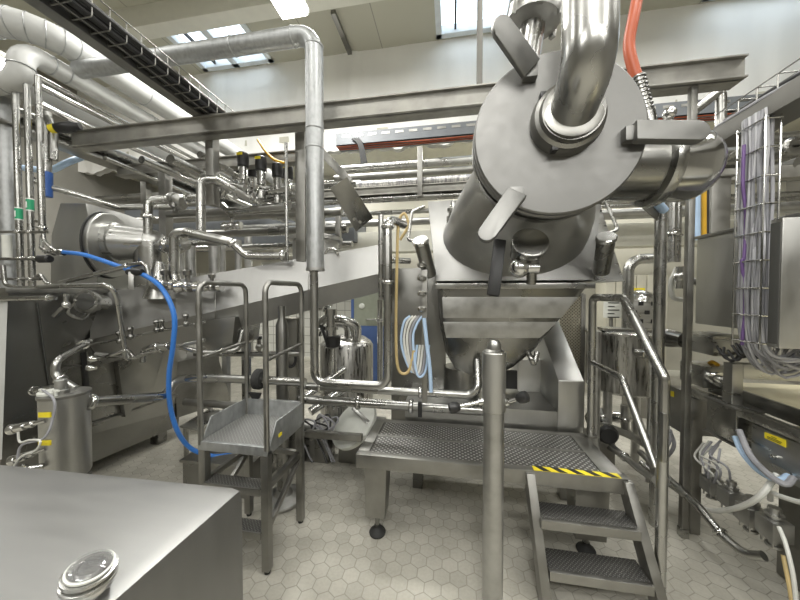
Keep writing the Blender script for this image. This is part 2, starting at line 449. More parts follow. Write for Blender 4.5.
# hall lamps, seen and unseen, plus added fill lamps
def lamp(x, y, z, sx, sy, w, col=(1, .99, .95), tilt=0):
    l = bpy.data.lights.new('hall_and_fill_lamp', 'AREA'); l.shape = 'RECTANGLE'; l.size = sx; l.size_y = sy; l.energy = w; l.color = col
    o = bpy.data.objects.new('hall_and_fill_lamp', l); COL.objects.link(o); o.location = (x, y, z); o.rotation_euler = (math.radians(tilt), 0, 0); return o
def fixture(x, y, z, sx, sy, w, label):
    t = thing('ceiling_lamp', label, 'lamp', (x, y, z))
    G().box(x-sx/2, x+sx/2, y-sy/2, y+sy/2, z+.02, z+.09, .008).obj('housing', 'white_plastic', t)
    G().box(x-sx/2+.02, x+sx/2-.02, y-sy/2+.02, y+sy/2-.02, z, z+.02, .002).obj('diffuser', 'lamp_glow', t)
    G().tube([(x, y, z+.08), (x, y, ZC)], .008, 0, 8).obj('hanger', 'steel_frame', t)
    lamp(x, y, z-.02, sx, sy, w)
p = P(286, 2, 3.1); fixture(p.x, p.y, p.z, .34, .42, 90, 'bright square lamp under the cream ceiling beam, above the galvanised pipe')
p = P(-4, 66, 2.9); fixture(p.x, p.y, p.z, .5, .30, 60, 'glowing lamp behind the insulated elbow at the left edge')
for x, y, w in ((-4, -2.2, 50), (0, -2.4, 45), (3.6, -2.2, 50), (-4.4, .9, 45), (-1.4, -.2, 45), (1.0, .7, 55), (3.4, 1.4, 45), (-1.2, 3.0, 55), (2.5, 3.0, 55), (-5, 3.2, 40)): lamp(x, y, 5.3, 1.3, .35, w)
for x, y, w in ((-2.2, 5.7, 42), (.6, 5.7, 40), (3.4, 5.7, 36)): lamp(x, y, 4.15, 1.3, .2, w)
for x in (-1.9, .6, 2.2): lamp(x, -1.6, 3.4, 1.3, .35, 27, tilt=34)  # added lamps out of view brighten the front faces
o = lamp(.2, -.3, 3.7, .35, 1.2, 32); o.rotation_euler = (0, math.radians(-38), 0)  # added unseen fill lamp aimed at the conveyor side
# strip lamp on the back wall below the pipework
a = P(276, 266, 6.4); t = thing('strip_lamp', 'long fluorescent strip lamp glowing on the beige back wall', 'lamp', a)
G().box(a.x-.35, a.x+.55, 6.36, 6.56, a.z+.03, a.z+.1, .006).obj('housing', 'white_plastic', t)
G().box(a.x-.33, a.x+.53, 6.38, 6.54, a.z-.02, a.z+.03, .004).obj('tube_cover', 'tube_glow', t)
w = bpy.data.worlds.new('sky'); SC.world = w; w.use_nodes = True
bg = w.node_tree.nodes['Background']; bg.inputs[0].default_value = (.9, .95, 1.0, 1); bg.inputs[1].default_value = 3.0
# ================================================================ foreground chest
t = thing('machine_chest', 'large brushed stainless chest with rounded edges filling the lower left foreground', 'machine cover', (-1.25, .5, 0))
g = G(); ang = math.radians(4)
c0 = V((-.682, .902, 0)); ux = V((-math.cos(ang*.4), -math.sin(ang*.4), 0)); uy = V((-.045, -.999, 0))
def rr(p): return [p, p+ux*1.15, p+ux*1.15+uy*.85, p+uy*.85]
g.prism(rr(c0), (0, 0, .95), .045); g.obj('chest_body', 'steel_top', t)
# sight glass with union nut on the chest
b = Q(86, 597, .95); s = thing('sight_glass', 'round chrome sight glass with clear lid standing on the foreground chest', 'gauge', b)
ax = V((.16, -.02, 1)).normalized()
b = Q(88, 594, .95)
G().lathe(b-V((0, 0, .012)), ax, [(0, .028), (.03, .028), (.034, .040), (.044, .040), (.044, .028)], 28).obj('socket', 'steel_polished', s)
G().lathe(b+ax*.034, ax, [(0, .030), (.003, .046), (.009, .046), (.011, .040), (.016, .040), (.018, .045), (.024, .045), (.026, .036)], 32).obj('union_ring', 'steel_pipe', s)
G().lathe(b+ax*.059, ax, [(0, .034), (.002, .040), (.006, .040), (.007, .035), (0, .034)], 32, False).obj('gasket', 'white_plastic', s)
G().lathe(b+ax*.0655, ax, [(0, .036), (.003, .0365), (.006, .030), (.007, .01)], 32).obj('lens', 'gauge_glass', s)
g = G(); u_, w_, _ = frame(ax)
g.lathe(b+ax*.058, ax, [(0, .033), (.001, .033), (-.004, .026), (.002, .02), (.004, .012)], 28)
g.torus(b+ax*.062, ax, .021, .003, 24, 6)
g.obj('inner_fitting', 'steel_dark', s)

# ================================================================ platform with stairs
X0, X1, Y0, Y1, PZ = -.585, .95, 1.785, 2.33, .59
pf = thing('work_platform', 'stainless work platform with dimpled deck, two steps and a handrail in front of the kettle', 'platform', (.2, 2.05, 0))
g = G(); g.box(X0, X1, Y0, Y0+.05, PZ-.085, PZ, .004); g.box(X0, X1, Y1-.05, Y1, PZ-.085, PZ, .004)
g.box(X0, X0+.075, Y0+.05, Y1-.05, PZ-.085, PZ, .004); g.box(X1-.11, X1, Y0+.05, Y1-.05, PZ-.085, PZ, .004)
g.box(X0+.07, X1-.1, (Y0+Y1)/2-.01, (Y0+Y1)/2+.01, PZ-.06, PZ+.001, .002); g.obj('deck_frame', 'steel_frame', pf)
yc = (Y0+Y1)/2
G().box(X0+.08, X1-.115, yc+.012, Y1-.052, PZ-.02, PZ-.003, 0).obj('deck_panel', 'dimpled_deck', pf)
G().box(X0+.08, X1-.115, Y0+.052, yc-.012, PZ-.02, PZ-.003, 0).obj('deck_panel', 'dimpled_deck', pf)
st = G().box(.47, X1-.03, Y0+.004, Y0+.05, PZ, PZ+.0015, 0).obj('warning_strip', 'yellow_label', pf, 'yellow and black hazard strip')
g = G()
for k in range(5):
    x = .52+k*.088; g.prism([(x, Y0+.004, PZ+.002), (x+.04, Y0+.004, PZ+.002), (x+.0, Y0+.05, PZ+.002), (x-.04, Y0+.05, PZ+.002)], (0, 0, .001))
g.obj('black_stripe', 'black_plastic', st)
def pleg(x0, x1, y, zt, zb):
    g = G(); w = (x1-x0)*.42
    g.loft([[V((x0, y, zt)), V((x1, y, zt)), V((x1, y+.16, zt)), V((x0, y+.16, zt))],
            [V((x0+.005, y+.005, zb)), V((x1-.015, y+.005, zb)), V((x1-.015, y+.13, zb)), V((x0+.005, y+.13, zb))]])
    l = g.obj('leg', 'steel_frame', pf)
    c = V(((x0+x1)/2-.005, y+.07, 0))
    g = G(); g.cyl(c+V((0, 0, .02)), c+V((0, 0, zb)), .016, None, 12); g.lathe(c+V((0, 0, zb-.03)), (0, 0, 1), [(0, .026), (.03, .026)], 6); g.obj('spindle', 'steel_dark', l)
    G().lathe(c, (0, 0, 1), [(0, .052), (.012, .055), (.022, .05), (.045, .022), (.06, .02)], 20).obj('foot', 'black_rubber', l)
pleg(-.545, -.40, 1.84, PZ-.085, .15); pleg(.74, .93, 1.92, PZ-.085, .12)
def strg(xa, xb, w):
    a = V((xa, Y0-.02, PZ-.01)); b = V((xb, Y0-.28, .0))
    u = V((0, .12, 0)); G().prism([a, a+u*.9, b+u, b], (w, 0, 0), .003).obj('stringer', 'steel_frame', pf)
strg(.425, .455, .045); strg(.925, .985, .045)
def tread(z, y, x0, x1):
    g = G(); g.box(x0, x1, y, y+.15, z-.012, z, .002); tr = g.obj('tread', 'tread_plate', pf)
    g = G(); g.box(x0, x1, y-.004, y+.02, z-.045, z+.002, .002); g.box(x0, x1, y+.13, y+.15, z-.045, z-.012, .002); g.obj('tread_edge', 'steel_frame', tr)
tread(.40, Y0-.125, .475, .945); tread(.20, Y0-.205, .495, .96)
rx = 1.03
rl = [(.975, 2.29, PZ), (.975, 2.29, 1.57), (.985, 1.93, 1.57), (rx, 1.655, 1.185), (rx, 1.655, .03)]
h = G().tube(rl, .024, .045, 16).obj('handrail', 'steel_pipe', pf)
lo = [(.975, 2.29, 1.16), (.98, 1.98, 1.16), (1.0, 1.64, .60), (.985, 1.62, .42)]
lo = [V((.975, 2.285, P(588, 362, 2.285).z)), P(622, 378, 1.96), P(656, 468, 1.68)]
G().tube(lo, .019, .04, 12).obj('knee_rail', 'steel_pipe', pf)
G().box(rx-.022, rx-.006, 1.62, 1.66, .78, 1.02, .003).obj('clip_plate', 'steel_frame', h)
G().cyl((.975, 2.29, PZ), (.975, 2.29, PZ+.012), .04, .04, 20).obj('post_flange', 'steel_frame', h)

# ================================================================ telescopic support post
px = P(493, 500, 1.42); X, Y = px.x, px.y
s = thing('support_post', 'vertical stainless post with clamp collar and two lever knobs in front of the platform', 'post', (X, Y, 0))
G().lathe((X, Y, 0), (0, 0, 1), [(0, .12), (.012, .12), (.02, .05), (.02, .0465), (1.075, .0465)], 28).obj('lower_tube', 'steel_worn', s)
c = G().lathe((X, Y, 1.06), (0, 0, 1), [(0, .049), (.004, .0525), (.268, .0525), (.272, .049)], 28).obj('collar', 'steel_brushed', s)
G().lathe((X, Y, 1.33), (0, 0, 1), [(0, .046), (.006, .046), (.014, .031), (.04, .03), (.055, .02), (.06, .001)], 24).obj('inner_rod', 'steel_pipe', s)
for sx, e in ((-1, (456, 407, 1.40)), (1, (521, 398, 1.38))):
    a = V((X+sx*.05, Y-.005, 1.10)); q = P(*e)
    l = G().cyl(a, q, .010, .009, 12).cyl(a-(q-a).normalized()*.01, a+(q-a).normalized()*.02, .017, None, 12).obj('clamp_lever', 'steel_polished', c)
    d = (q-a).normalized(); G().lathe(q-d*.02, d, [(0, .012), (.01, .022), (.03, .026), (.048, .024), (.055, .012)], 16).obj('knob', 'black_plastic', c)

# ================================================================ kettle
KF = 2.33
kt = thing('cooking_kettle', 'big stainless kettle with sloping cover plate and wide neck behind the platform', 'kettle', (.45, 2.7, .6))
def PY(p, Y): return P(p[0], p[1], Y)
prof = [(438, 284), (441, 330), (446, 354), (455, 369), (470, 376), (498, 376), (514, 368), (535, 351), (559, 322), (591, 284)]
ring = [PY(p, KF) for p in prof]
cx = sum((p.x for p in ring))/len(ring)
rings = [ring] + [[V((cx+(p.x-cx)*k, y, 1.66+(p.z-1.66)*kz)) for p in ring] for y, k, kz in ((2.6, 1.05, 1.0), (2.98, 1.05, 1.0))]
g = G(); g.loft([[V((cx+(p.x-cx)*.93, KF-.0, 1.66+(p.z-1.66)*.93)) for p in ring], [V((p.x, KF+.035, p.z)) for p in ring]]+rings[1:]); g.obj('kettle_body', 'steel_dark', kt, smooth=50)
# upper box behind the cover plate
A, B, C, D = P(428, 196, 2.56), P(600, 203, 2.56), P(592, 281, KF), P(436, 283, KF)
D.z = C.z = (D.z+C.z)/2; A.z = B.z = (A.z+B.z)/2
n = (B-A).cross(D-A).normalized()
if n.y > 0: n = -n
G().prism([A, B, C, D], n*.03, .006).obj('cover_plate', 'steel_trough', kt)
G().prism([A, V((A.x, 2.98, A.z)), V((D.x, 2.98, D.z)), D], (B.x-A.x-.02, 0, 0), .004).obj('upper_box', 'steel', kt)
G().box(D.x-.005, C.x+.01, KF-.035, KF+.03, D.z-.05, D.z-.008, .006).obj('lower_flange', 'steel_pipe', kt)
g = G(); a, b, c, d = P(442, 297, KF-.006), P(579, 297, KF-.006), P(561, 318, KF-.006), P(443, 318, KF-.006)
g.prism([a, b, c, d], (0, .03, 0), .004); a, b, c, d = P(443, 322, KF-.004), P(558, 322, KF-.004), P(540, 338, KF-.004), P(446, 338, KF-.004)
g.prism([a, b, c, d], (0, .03, 0), .004); g.obj('front_band', 'steel_worn', kt)
def platey(z): return D.y+(z-D.z)/(A.z-D.z)*(A.y-D.y)-.02
def ringp(cx, cy, cz, rx, rz, flat=None, N=40):
    r = []
    for i in range(N):
        a = 2*math.pi*i/N; x = cx+rx*math.cos(a); z = cz+rz*math.sin(a); r.append(V((x, platey(z) if flat else cy, z)))
    return r
nk = [ringp(.463, 0, 2.05, .53, .335, True)]
for t_, (y, cz, rx_, rz_) in enumerate(((2.30, 2.06, .50, .335), (2.16, 2.12, .465, .33), (2.0, 2.19, .40, .315), (1.85, 2.25, .335, .305), (1.72, 2.30, .30, .30), (1.52, 2.31, .30, .30))):
    nk.append(ringp(.463, y, cz, rx_, rz_))
G().loft(nk).obj('neck', 'steel_brushed', kt, smooth=60)
G().lathe((.463, 1.56, 2.31), (0, 1, 0), [(0, .36), (.05, .36), (.055, .35), (.075, .335)], 48).obj('neck_flange', 'steel_dark', kt)
LC = V((.462, 1.44, 2.31))
ld = G().lathe(LC+V((0, .085, 0)), (0, -1, 0), [(0, .350), (.008, .362), (.03, .362), (.04, .352), (.05, .352), (.055, .360), (.078, .360), (.085, .353)], 64).obj('lid', 'steel_lid', kt)
nz = P(566, 121, 1.43)
G().lathe(nz+V((0, .01, 0)), (0, -1, 0), [(0, .148), (.03, .150), (.04, .145), (.06, .142), (.07, .128), (.095, .122)], 40).obj('nozzle_ring', 'steel_dark', ld)
for a_ in (.6, 2.4, 4.3): G().box(nz.x+.144*math.cos(a_)-.012, nz.x+.144*math.cos(a_)+.012, nz.y-.05, nz.y-.01, nz.z+.144*math.sin(a_)-.012, nz.z+.144*math.sin(a_)+.012).obj('ring_lug', 'black_plastic', ld)
def lever(base, tip, w0, w1, th, up):
    a, b = V(base), V(tip); d = (b-a); L = d.length; d.normalize(); n_ = V(up); n_ = (n_-d*n_.dot(d)).normalized(); s_ = d.cross(n_)
    pts = [a-s_*w0/2, a+s_*w0/2]
    for k in range(9):
        q = math.pi*k/8; pts.append(b-d*w1/2+s_*(w1/2*math.cos(q))+d*(w1/2*math.sin(q)))
    g = G(); g.prism([p-n_*th/2 for p in pts], n_*th, .006)
    g.box(a.x-.03, a.x+.03, a.y+.0, a.y+.1, a.z-.03, a.z+.03, .006)
    return g.obj('lid_lever', 'steel_lever', kt)
lever(P(531, 69, 1.40), P(495, 19, 1.30), .095, .08, .03, (.2, -1, -.2))
lever(P(517, 193, 1.40), P(482, 241, 1.33), .09, .075, .03, (-.2, -1, .1))
lever(P(634, 132, 1.40), P(707, 133, 1.42), .085, .085, .04, (0, -1, .15))
# side branch with clamped end cap
BC = V((.66, 1.78, 2.27)); ex = V((1, .06, -.02)).normalized()
br = G().lathe(BC, ex, [(0, .17), (.36, .17), (.36, .172)], 36).obj('side_branch', 'steel_dark', kt)
G().lathe(BC+ex*.36, ex, [(0, .172), (.01, .20), (.03, .205), (.055, .20), (.065, .175)], 36).obj('clamp_ring', 'steel_pipe', br)
G().lathe(BC+ex*.42, ex, [(0, .176), (.12, .176), (.16, .17), (.20, .145), (.225, .09), (.235, .002)], 36).obj('end_cap', 'steel_polished', br)
q = BC+ex*.42+V((0, -.05, .17)); G().cyl(q, q+V((0, -.02, .06)), .02, None, 12).ball(q+V((0, -.02, .07)), .03).obj('bleed_knob', 'steel_polished', br)
# latch under the lid
a, b = P(500, 240, 1.72), P(493, 296, 1.66)
G().bar(a, b, .065, .035, (0, 1, 0), .01).obj('latch_handle', 'black_plastic', kt, 'black hanging latch handle')
q = P(530, 246, 1.72); G().lathe(q+V((0, .1, -.04)), (0, -.9, .5), [(0, .085), (.08, .085), (.085, .095), (.125, .095), (.13, .085)], 28).obj('latch_hub', 'steel_dark', kt)
q = P(519, 268, 1.74); G().ball(q, .055).cyl(q, q+V((.1, 0, .0)), .03).obj('latch_ball', 'steel_polished', kt)
q = P(531, 284, 1.78); G().cyl(q, P(533, 252, 1.74), .026).obj('latch_pin', 'steel_dark', kt)
for a, b in (((421, 243), (430, 275)), ((606, 240), (601, 272))):
    p0, p1 = P(a[0], a[1], 2.10), P(b[0], b[1], 2.28)
    hb = G().cyl(p1, p0, .052, None, 20, .006).obj('swing_bolt', 'steel_dark', kt)
    d = (p0-p1).normalized(); G().lathe(p0, d, [(0, .054), (.004, .058), (.025, .058), (.03, .052)], 24).obj('bolt_cap', 'steel_polished', hb)
q = P(453, 210, 2.36); G().lathe(q-V((0, 0, .1)), (0, -.1, 1), [(0, .05), (.05, .05), (.05, .035), (.08, .035), (.08, .045), (.11, .045), (.12, .025), (.16, .02)], 18).obj('vent_valve', 'steel_polished', kt)
l0 = [P(425, 206, 2.5), P(412, 212, 2.5), P(408, 240, 2.42), P(424, 243, 2.38)]
G().tube(l0, .013, .03).obj('loop_handle', 'steel_pipe', kt)
l1 = [P(598, 202, 2.5), P(606, 202, 2.5), P(618, 230, 2.42), P(600, 236, 2.38)]
G().tube(l1, .013, .03).obj('loop_handle', 'steel_pipe', kt)
l2 = [P(478, 205, 2.1), P(474, 193, 2.1), P(474, 172, 2.0), P(480, 168, 1.95)]
G().tube(l2, .013, .03).obj('neck_hook', 'steel_pipe', kt)
G().tube([P(528, 352, KF+.03), P(531, 358, KF-.03), P(534, 366, KF-.03), P(537, 352, KF-.0)], .02, .03).obj('side_spout', 'steel_pipe', kt)
# plinth of the kettle
pl = thing('kettle_plinth', 'stepped brushed stainless plinth under the kettle with a sloping right flank', 'plinth', (.45, 2.7, 0))
xa, xb = P(405, 420, 2.38).x, P(558, 420, 2.38).x
G().box(xa, xb, 2.37, 2.95, .52, .72, .006).obj('base_block', 'steel_brushed', pl)
x0, x1 = P(518, 380, 2.8).x, P(556, 380, 2.8).x
G().box(x0, x1+.06, 2.8, 3.1, .72, P(540, 360, 2.8).z, .006).obj('back_block', 'steel_brushed', pl)
xs0, xs1 = P(558, 410, 2.36).x, P(584, 410, 2.36).x
zt = P(570, 381, 2.36).z
G().prism([(xs0, 2.36, .52), (xs0, 2.36, zt), (xs0, 3.0, 1.42), (xs0, 3.15, 1.42), (xs0, 3.15, .52)], (xs1-xs0, 0, 0), .008).obj('sloping_flank', 'steel_brushed', pl)
G().box(P(505, 370, 2.78).x, P(517, 370, 2.78).x, 2.76, 2.80, P(505, 388, 2.78).z, P(505, 370, 2.78).z, .004).obj('black_box', 'black_plastic', pl)
for lx, ly in ((xa+.1, 2.45), (xs1-.08, 2.5), (xa+.1, 2.9), (xs1-.08, 3.05)): G().box(lx-.04, lx+.04, ly-.04, ly+.04, 0, .53, .004).obj('leg', 'steel_dark', pl)
cl = G().cyl((.1, 2.75, .7), (.1, 2.75, .94), .16).obj('leg', 'steel_dark', pl)

# ================================================================ pipes from the lid
a = P(567, 122, 1.40)
t = thing('vapour_pipe', 'thick bent steel pipe rising from the centre of the round lid', 'pipe', a)
G().tube([nz+V((0, -.06, 0)), V((nz.x-.004, nz.y-.225, nz.z+.07)), V((nz.x-.012, nz.y-.25, nz.z+.9))], .090, .22, 28).obj('bend', 'steel_pipe', t)
G().lathe(nz+V((0, -.07, 0)), (0, -1, .15), [(0, .118), (.012, .118), (.02, .096)], 36).obj('pipe_seal', 'steel_frame', t)
a, b = P(527, 62, 1.66), P(541, -30, 1.66)
t = thing('riser_pipe', 'steel riser with union nut passing up behind the round lid', 'pipe', a)
G().tube([a-(b-a)*.5, a, b, b+(b-a)*.6], .062, .05, 20).obj('tube', 'steel_pipe', t)
d = (b-a).normalized(); q = P(534, 18, 1.66)
G().lathe(q-d*.05, d, [(0, .064), (.01, .10), (.02, .125), (.05, .13), (.075, .125), (.08, .105), (.11, .10), (.112, .07)], 28).obj('union_nut', 'steel_worn', t)
u_, w_, _ = frame(d)
for k in range(6): e_ = u_*math.cos(k*1.047)+w_*math.sin(k*1.047); G().bar(q+e_*.132-d*.045, q+e_*.132+d*.02, .03, .02, e_).obj('nut_lug', 'steel_worn', t)
# orange hose with braided sleeve
pts = [P(641, -25, 1.75), P(634, 15, 1.72), P(629, 45, 1.72), P(634, 70, 1.72), P(640, 85, 1.72)]
t = thing('orange_air_hose', 'orange hose with braided end hanging beside the round lid', 'hose', pts[2])
G().tube(spline([P(646, -90, 1.78)]+pts), .026, 0, 12).obj('hose_line', 'orange_hose', t)
a, b = P(637, 77, 1.72), P(646, 112, 1.72)
g = G(); g.cyl(a, b, .031, .033, 16)
for k in range(9): g.torus(a.lerp(b, (k+.5)/9), b-a, .033, .004, 16, 6)
g.obj('braided_sleeve', 'steel_dark', t); G().cyl(b, b+(b-a)*.35, .036, .036, 16, .004).obj('hose_nut', 'steel_dark', t)
# outlet pipes passing under the kettle
pipe([P(305, 386, 2.2), P(470, 389, 2.2), P(478, 388, 2.2), P(479, 360, 2.3)], .029, 'polished pipe under the kettle turning up at its right end', clamps=((0, .72), (0, .1)), tol=.2, bend=.06)
o = pipe([P(300, 399, 2.28), P(484, 404, 2.28)], .036, 'thick straight pipe running just above the platform, lower of two', clamps=((0, .63), (0, .34)))
a = P(420, 410, 2.22); G().bar(a+V((0, 0, .06)), a-V((0, 0, .05)), .03, .03).obj('valve_grip', 'black_plastic', o)
# ================================================================ mobile step stand
SX0, SX1, SY0_, SY1_, SZ = -1.43, -1.03, 1.53, 1.915, .735
s = thing('step_stand', 'mobile two step stand with chequer plate top and two hoop handrails', 'step stand', (-1.23, 1.72, 0))
lg = {}
for x in (SX0, SX1):
    for y in (SY0_, SY1_):
        l = lg[(x, y)] = G().box(x-.022, x+.022, y-.022, y+.022, .02, SZ-.03, .003).obj('leg', 'steel_frame', s)
        G().cyl((x, y, 0), (x, y, .02), .017, None, 12).obj('foot', 'black_rubber', l)
G().box(SX0-.02, SX1+.02, SY0_-.02, SY1_+.02, SZ-.006, SZ, 0).obj('platform_plate', 'chequer_plate', s)
g = G(); g.box(SX0-.022, SX1+.022, SY0_-.024, SY0_+.0, SZ-.05, SZ+.001, .002); g.box(SX0-.022, SX1+.022, SY1_, SY1_+.024, SZ-.05, SZ+.11, .002)
for x in (SX0-.022, SX1+.014): g.prism([(x, SY0_-.02, SZ-.05), (x, SY1_, SZ-.05), (x, SY1_, SZ+.11), (x, SY0_+.07, SZ+.11), (x, SY0_+.02, SZ+.02)], (.008, 0, 0), .001)
g.obj('kick_plate', 'galvanized', s)
for x, k in ((SX0-.012, -1), (SX1+.012, 1)):
    h = G().tube([(x, SY0_-.012, SZ-.02), (x, SY0_-.012, 1.66), (x, SY1_+.01, 1.66), (x, SY1_+.01, SZ-.02)], .0155, .06, 14).obj('hoop_rail', 'steel_frame', s)
    G().tube([(x, SY0_-.012, 1.22), (x, SY1_+.01, 1.25)], .010, 0, 10).obj('cross_bar', 'steel_frame', h)
for z, y0 in ((.50, SY0_-.03), (.25, SY0_-.03)):
    tr = G().box(SX0+.02, SX1-.02, y0, y0+.09, z-.008, z, .001).obj('step', 'tread_plate', s)
    G().box(SX0+.02, SX1-.02, y0-.004, y0+.004, z-.04, z+.001, .001).obj('step_edge', 'steel_frame', tr)
for x in (SX0, SX1):
    G().bar((x, SY0_, .49), (x, SY1_, .49), .03, .035).obj('side_brace', 'steel_frame', s)
    G().bar((x, SY0_+.01, .25), (x, SY1_-.01, .46), .025, .03).obj('diagonal_brace', 'steel_frame', s)
G().bar((SX0, SY1_, .49), (SX1, SY1_, .49), .03, .03).obj('rear_brace', 'steel_frame', s)
q = V((SX1+.023, 1.63, SZ+.015)); G().box(q.x, q.x+.003, q.y-.012, q.y+.02, q.z-.008, q.z+.012, 0).obj('yellow_tag', 'yellow_label', s)

# ================================================================ inclined trough conveyor
t = thing('inclined_conveyor', 'long inclined stainless trough climbing from the dark hopper to the kettle', 'conveyor', (-1.4, 2.3, 0))
R0, R1 = P(383, 244, 2.51), P(382, 273, 2.45)
L0, L1 = P(96, 294, 2.03), P(96, 338, 1.95)
R2 = P(383, 291, 2.55); L2 = P(96, 366, 2.05)
ext = .5
dr = (R0-L0); dr.z = 0; dr.normalize(); nb = V((-dr.y, dr.x, 0))
def sec(a, b, c): return [a, b, c, c+nb*.24, b+nb*.38, a+nb*.38]
k_ = -.02
L0b, L1b, L2b = [V(x)+(V(y)-V(x))*k_ for x, y in ((L0, R0), (L1, R1), (L2, R2))]
G().loft([sec(L0b, L1b, L2b), sec(R0, R1, R2)]).obj('trough', 'steel_trough', t, smooth=10)
for k in (.42, .74):
    g = G(); a, b, c = [x.lerp(y, k) for x, y in ((L0b, R0), (L1b, R1), (L2b, R2))]
    g.bar(a-nb*.004, b-nb*.004, .006, .006); g.bar(b-nb*.004, c-nb*.003, .006, .006); g.obj('seam', 'steel_frame', t)
G().prism([R0-nb*.01+V((0, 0, .02)), R1-nb*.01, R2-nb*.01, R2+nb*.26, R1+nb*.4, R0+nb*.4+V((0, 0, .02))], dr*.03, .003).obj('end_flange', 'steel_pipe', t)
# feed drum on the trough
c = P(316, 262, 2.62)
tp = P(316, 240, 2.62).z; bt = P(316, 276, 2.62).z-.1
d_ = G().lathe((c.x, c.y, bt), (0, 0, 1), [(0, .205), (tp-bt-.02, .205)], 36).obj('feed_drum', 'steel_worn', t)
G().lathe((c.x, c.y, tp-.02), (0, 0, 1), [(0, .21), (.005, .245), (.035, .245), (.04, .23), (.06, .15), (.075, .02)], 36).obj('drum_lid', 'steel_worn', d_)
G().tube([P(325, 254, 2.42), P(328, 249, 2.40), P(335, 249, 2.40), P(338, 255, 2.42)], .012, .02).obj('drum_handle', 'steel_polished', d_)
# hopper pocket under the trough
a, b = P(210, 322, 2.15), P(233, 357, 2.15)
G().prism([P(193, 322, 2.15), P(235, 317, 2.2), P(232, 345, 2.2), P(203, 358, 2.15)], (0, .35, 0), .005).obj('drain_pocket', 'steel_dark', t)
# support column of the trough with round foot
p0 = P(280, 505, 2.07); X, Y = Q(281, 503, .0).x, Q(281, 503, .0).y+.035
c = thing('trough_column', 'thick round steel column with disc foot supporting the trough', 'column', (X, Y, 0))
G().lathe((X, Y, .02), (0, 0, 1), [(0, .045), (P(276, 325, Y).z-.02, .045), (P(276, 318, Y).z-.02, .025), (P(276, 306, Y).z-.02, .025)], 24).obj('column_tube', 'steel_dark', c)
G().lathe((X, Y, 0), (0, 0, 1), [(0, .15), (.02, .155), (.03, .15), (.055, .07), (.09, .05)], 32).obj('disc_foot', 'steel_worn', c)

# ================================================================ dark hopper machine on the left
t = thing('mixing_machine', 'large dark mirror stainless mixer with tapered hopper filling the left edge', 'mixer', (-3.0, 1.7, 0))
def fx(Y, z): return -2.45-.12*(1.6-z) if z > .3 else -2.6
g = G()
zt, zb = 1.60, .22
near, far = 1.5, 2.83
a0 = [V((-2.84, near, zt)), V((-2.84, far+.1, zt)), V((-4.0, far+.1, zt)), V((-4.0, near, zt))]
a1 = [V((-2.95, near, zb+.28)), V((-2.95, far, zb+.08)), V((-3.9, far, zb+.08)), V((-3.9, near, zb+.28))]
a2 = [V((-3.1, near+.05, zb-.08)), V((-2.95, far-.02, zb-.08)), V((-3.7, far-.1, zb-.08)), V((-3.7, near+.05, zb-.08))]
g.loft([a0, a1, a2]); g.obj('hopper', 'steel_dark', t, smooth=10)
# side panels, seams, ledge
def onf(px, py):
    # point on the hopper's right face
    d = ray(px, py); k = (-2.84)/d.x
    for _ in range(8):
        p = CAM+d*k; k = (-2.84-.11*(zt-p.z)/(zt-zb-.2)+.006)/d.x
    return CAM+d*k
g = G(); g.bar(onf(37, 303), onf(50, 392), .008, .01, (1, 0, 0)); g.bar(onf(50, 366), onf(84, 366), .006, .008, (1, 0, 0)); g.obj('panel_seam', 'dark_gap', t)
G().bar(onf(83, 352), onf(87, 392), .03, .02, (1, 0, 0)).obj('door_gap', 'black_plastic', t)
G().prism([onf(110, 340), onf(166, 333), onf(150, 385), onf(121, 417)], (.05, .0, 0), .006).obj('side_panel', 'steel_dark', t)
G().prism([V((-2.93, 2.75, .85)), V((-2.62, 3.0, .92)), V((-2.62, 3.2, .30)), V((-2.93, 2.78, .24))], (-.4, .3, 0), .006).obj('lower_chute', 'steel_frame', t)
G().bar(onf(92, 424), onf(186, 392), .02, .05, (1, 0, 0)).obj('ledge', 'steel_frame', t)
for x, y in ((-3.2, 1.75), (-3.08, 2.7), (-3.6, 1.75), (-3.6, 2.6)):
    G().box(x-.05, x+.05, y-.05, y+.05, 0, zb-.07, .004).obj('leg', 'steel_dark', t)
G().box(-4.05, -2.81, near-.03, far+.12, zt, zt+.035, .006).obj('top_rim', 'steel_frame', t)
G().prism([P(-8, 298, 1.47), P(8, 298, 1.47), P(2, 460, 1.40), P(-8, 460, 1.40)], (-.3, .02, 0), .004).obj('corner_post', 'insulation_jacket', t)
# hood with barrel gearbox
hd = thing('barrel_hood', 'faceted stainless hood with round barrel and mitred elbow on top of the mixer', 'hood', (-2.95, 2.1, zt+.035))
pz = [(50, 277), (52, 228), (60, 203), (84, 203), (94, 204), (116, 212), (120, 240), (120, 290), (110, 298), (70, 290)]
def hx(px, py, Y): return P(px, py, Y)
G().prism([P(50, 283, 2.08), P(51, 235, 2.08), P(60, 203, 2.08), P(86, 203, 2.08), P(98, 270, 2.08), P(96, 291, 2.08), P(80, 291, 2.08)], (-.15, .5, 0), .01).obj('hood_shell', 'steel_brushed', hd, smooth=15)
G().prism([P(87, 203, 2.09), P(122, 213, 2.42), P(128, 292, 2.4), P(96, 293, 2.09)], (-.1, .3, 0), .008).obj('end_plate', 'steel_brushed', hd)
ct = P(115, 246, 2.16); bx = V((.93, .36, .0)).normalized()
G().lathe(ct-bx*.06, bx, [(0, .282), (.012, .284), (.016, .25)], 44).obj('black_gasket', 'black_rubber', hd)
G().lathe(ct-bx*.05, bx, [(0, .27), (.03, .275), (.036, .268), (.036, .2)], 44).obj('flange', 'steel_brushed', hd)
ba = ct+V((0, 0, .03))
e1 = ba+bx*.27
G().lathe(ba, e1-ba, [(-.02, .17), (.025, .17), (.03, .152), ((e1-ba).length, .127)], 40).obj('barrel', 'steel', hd)
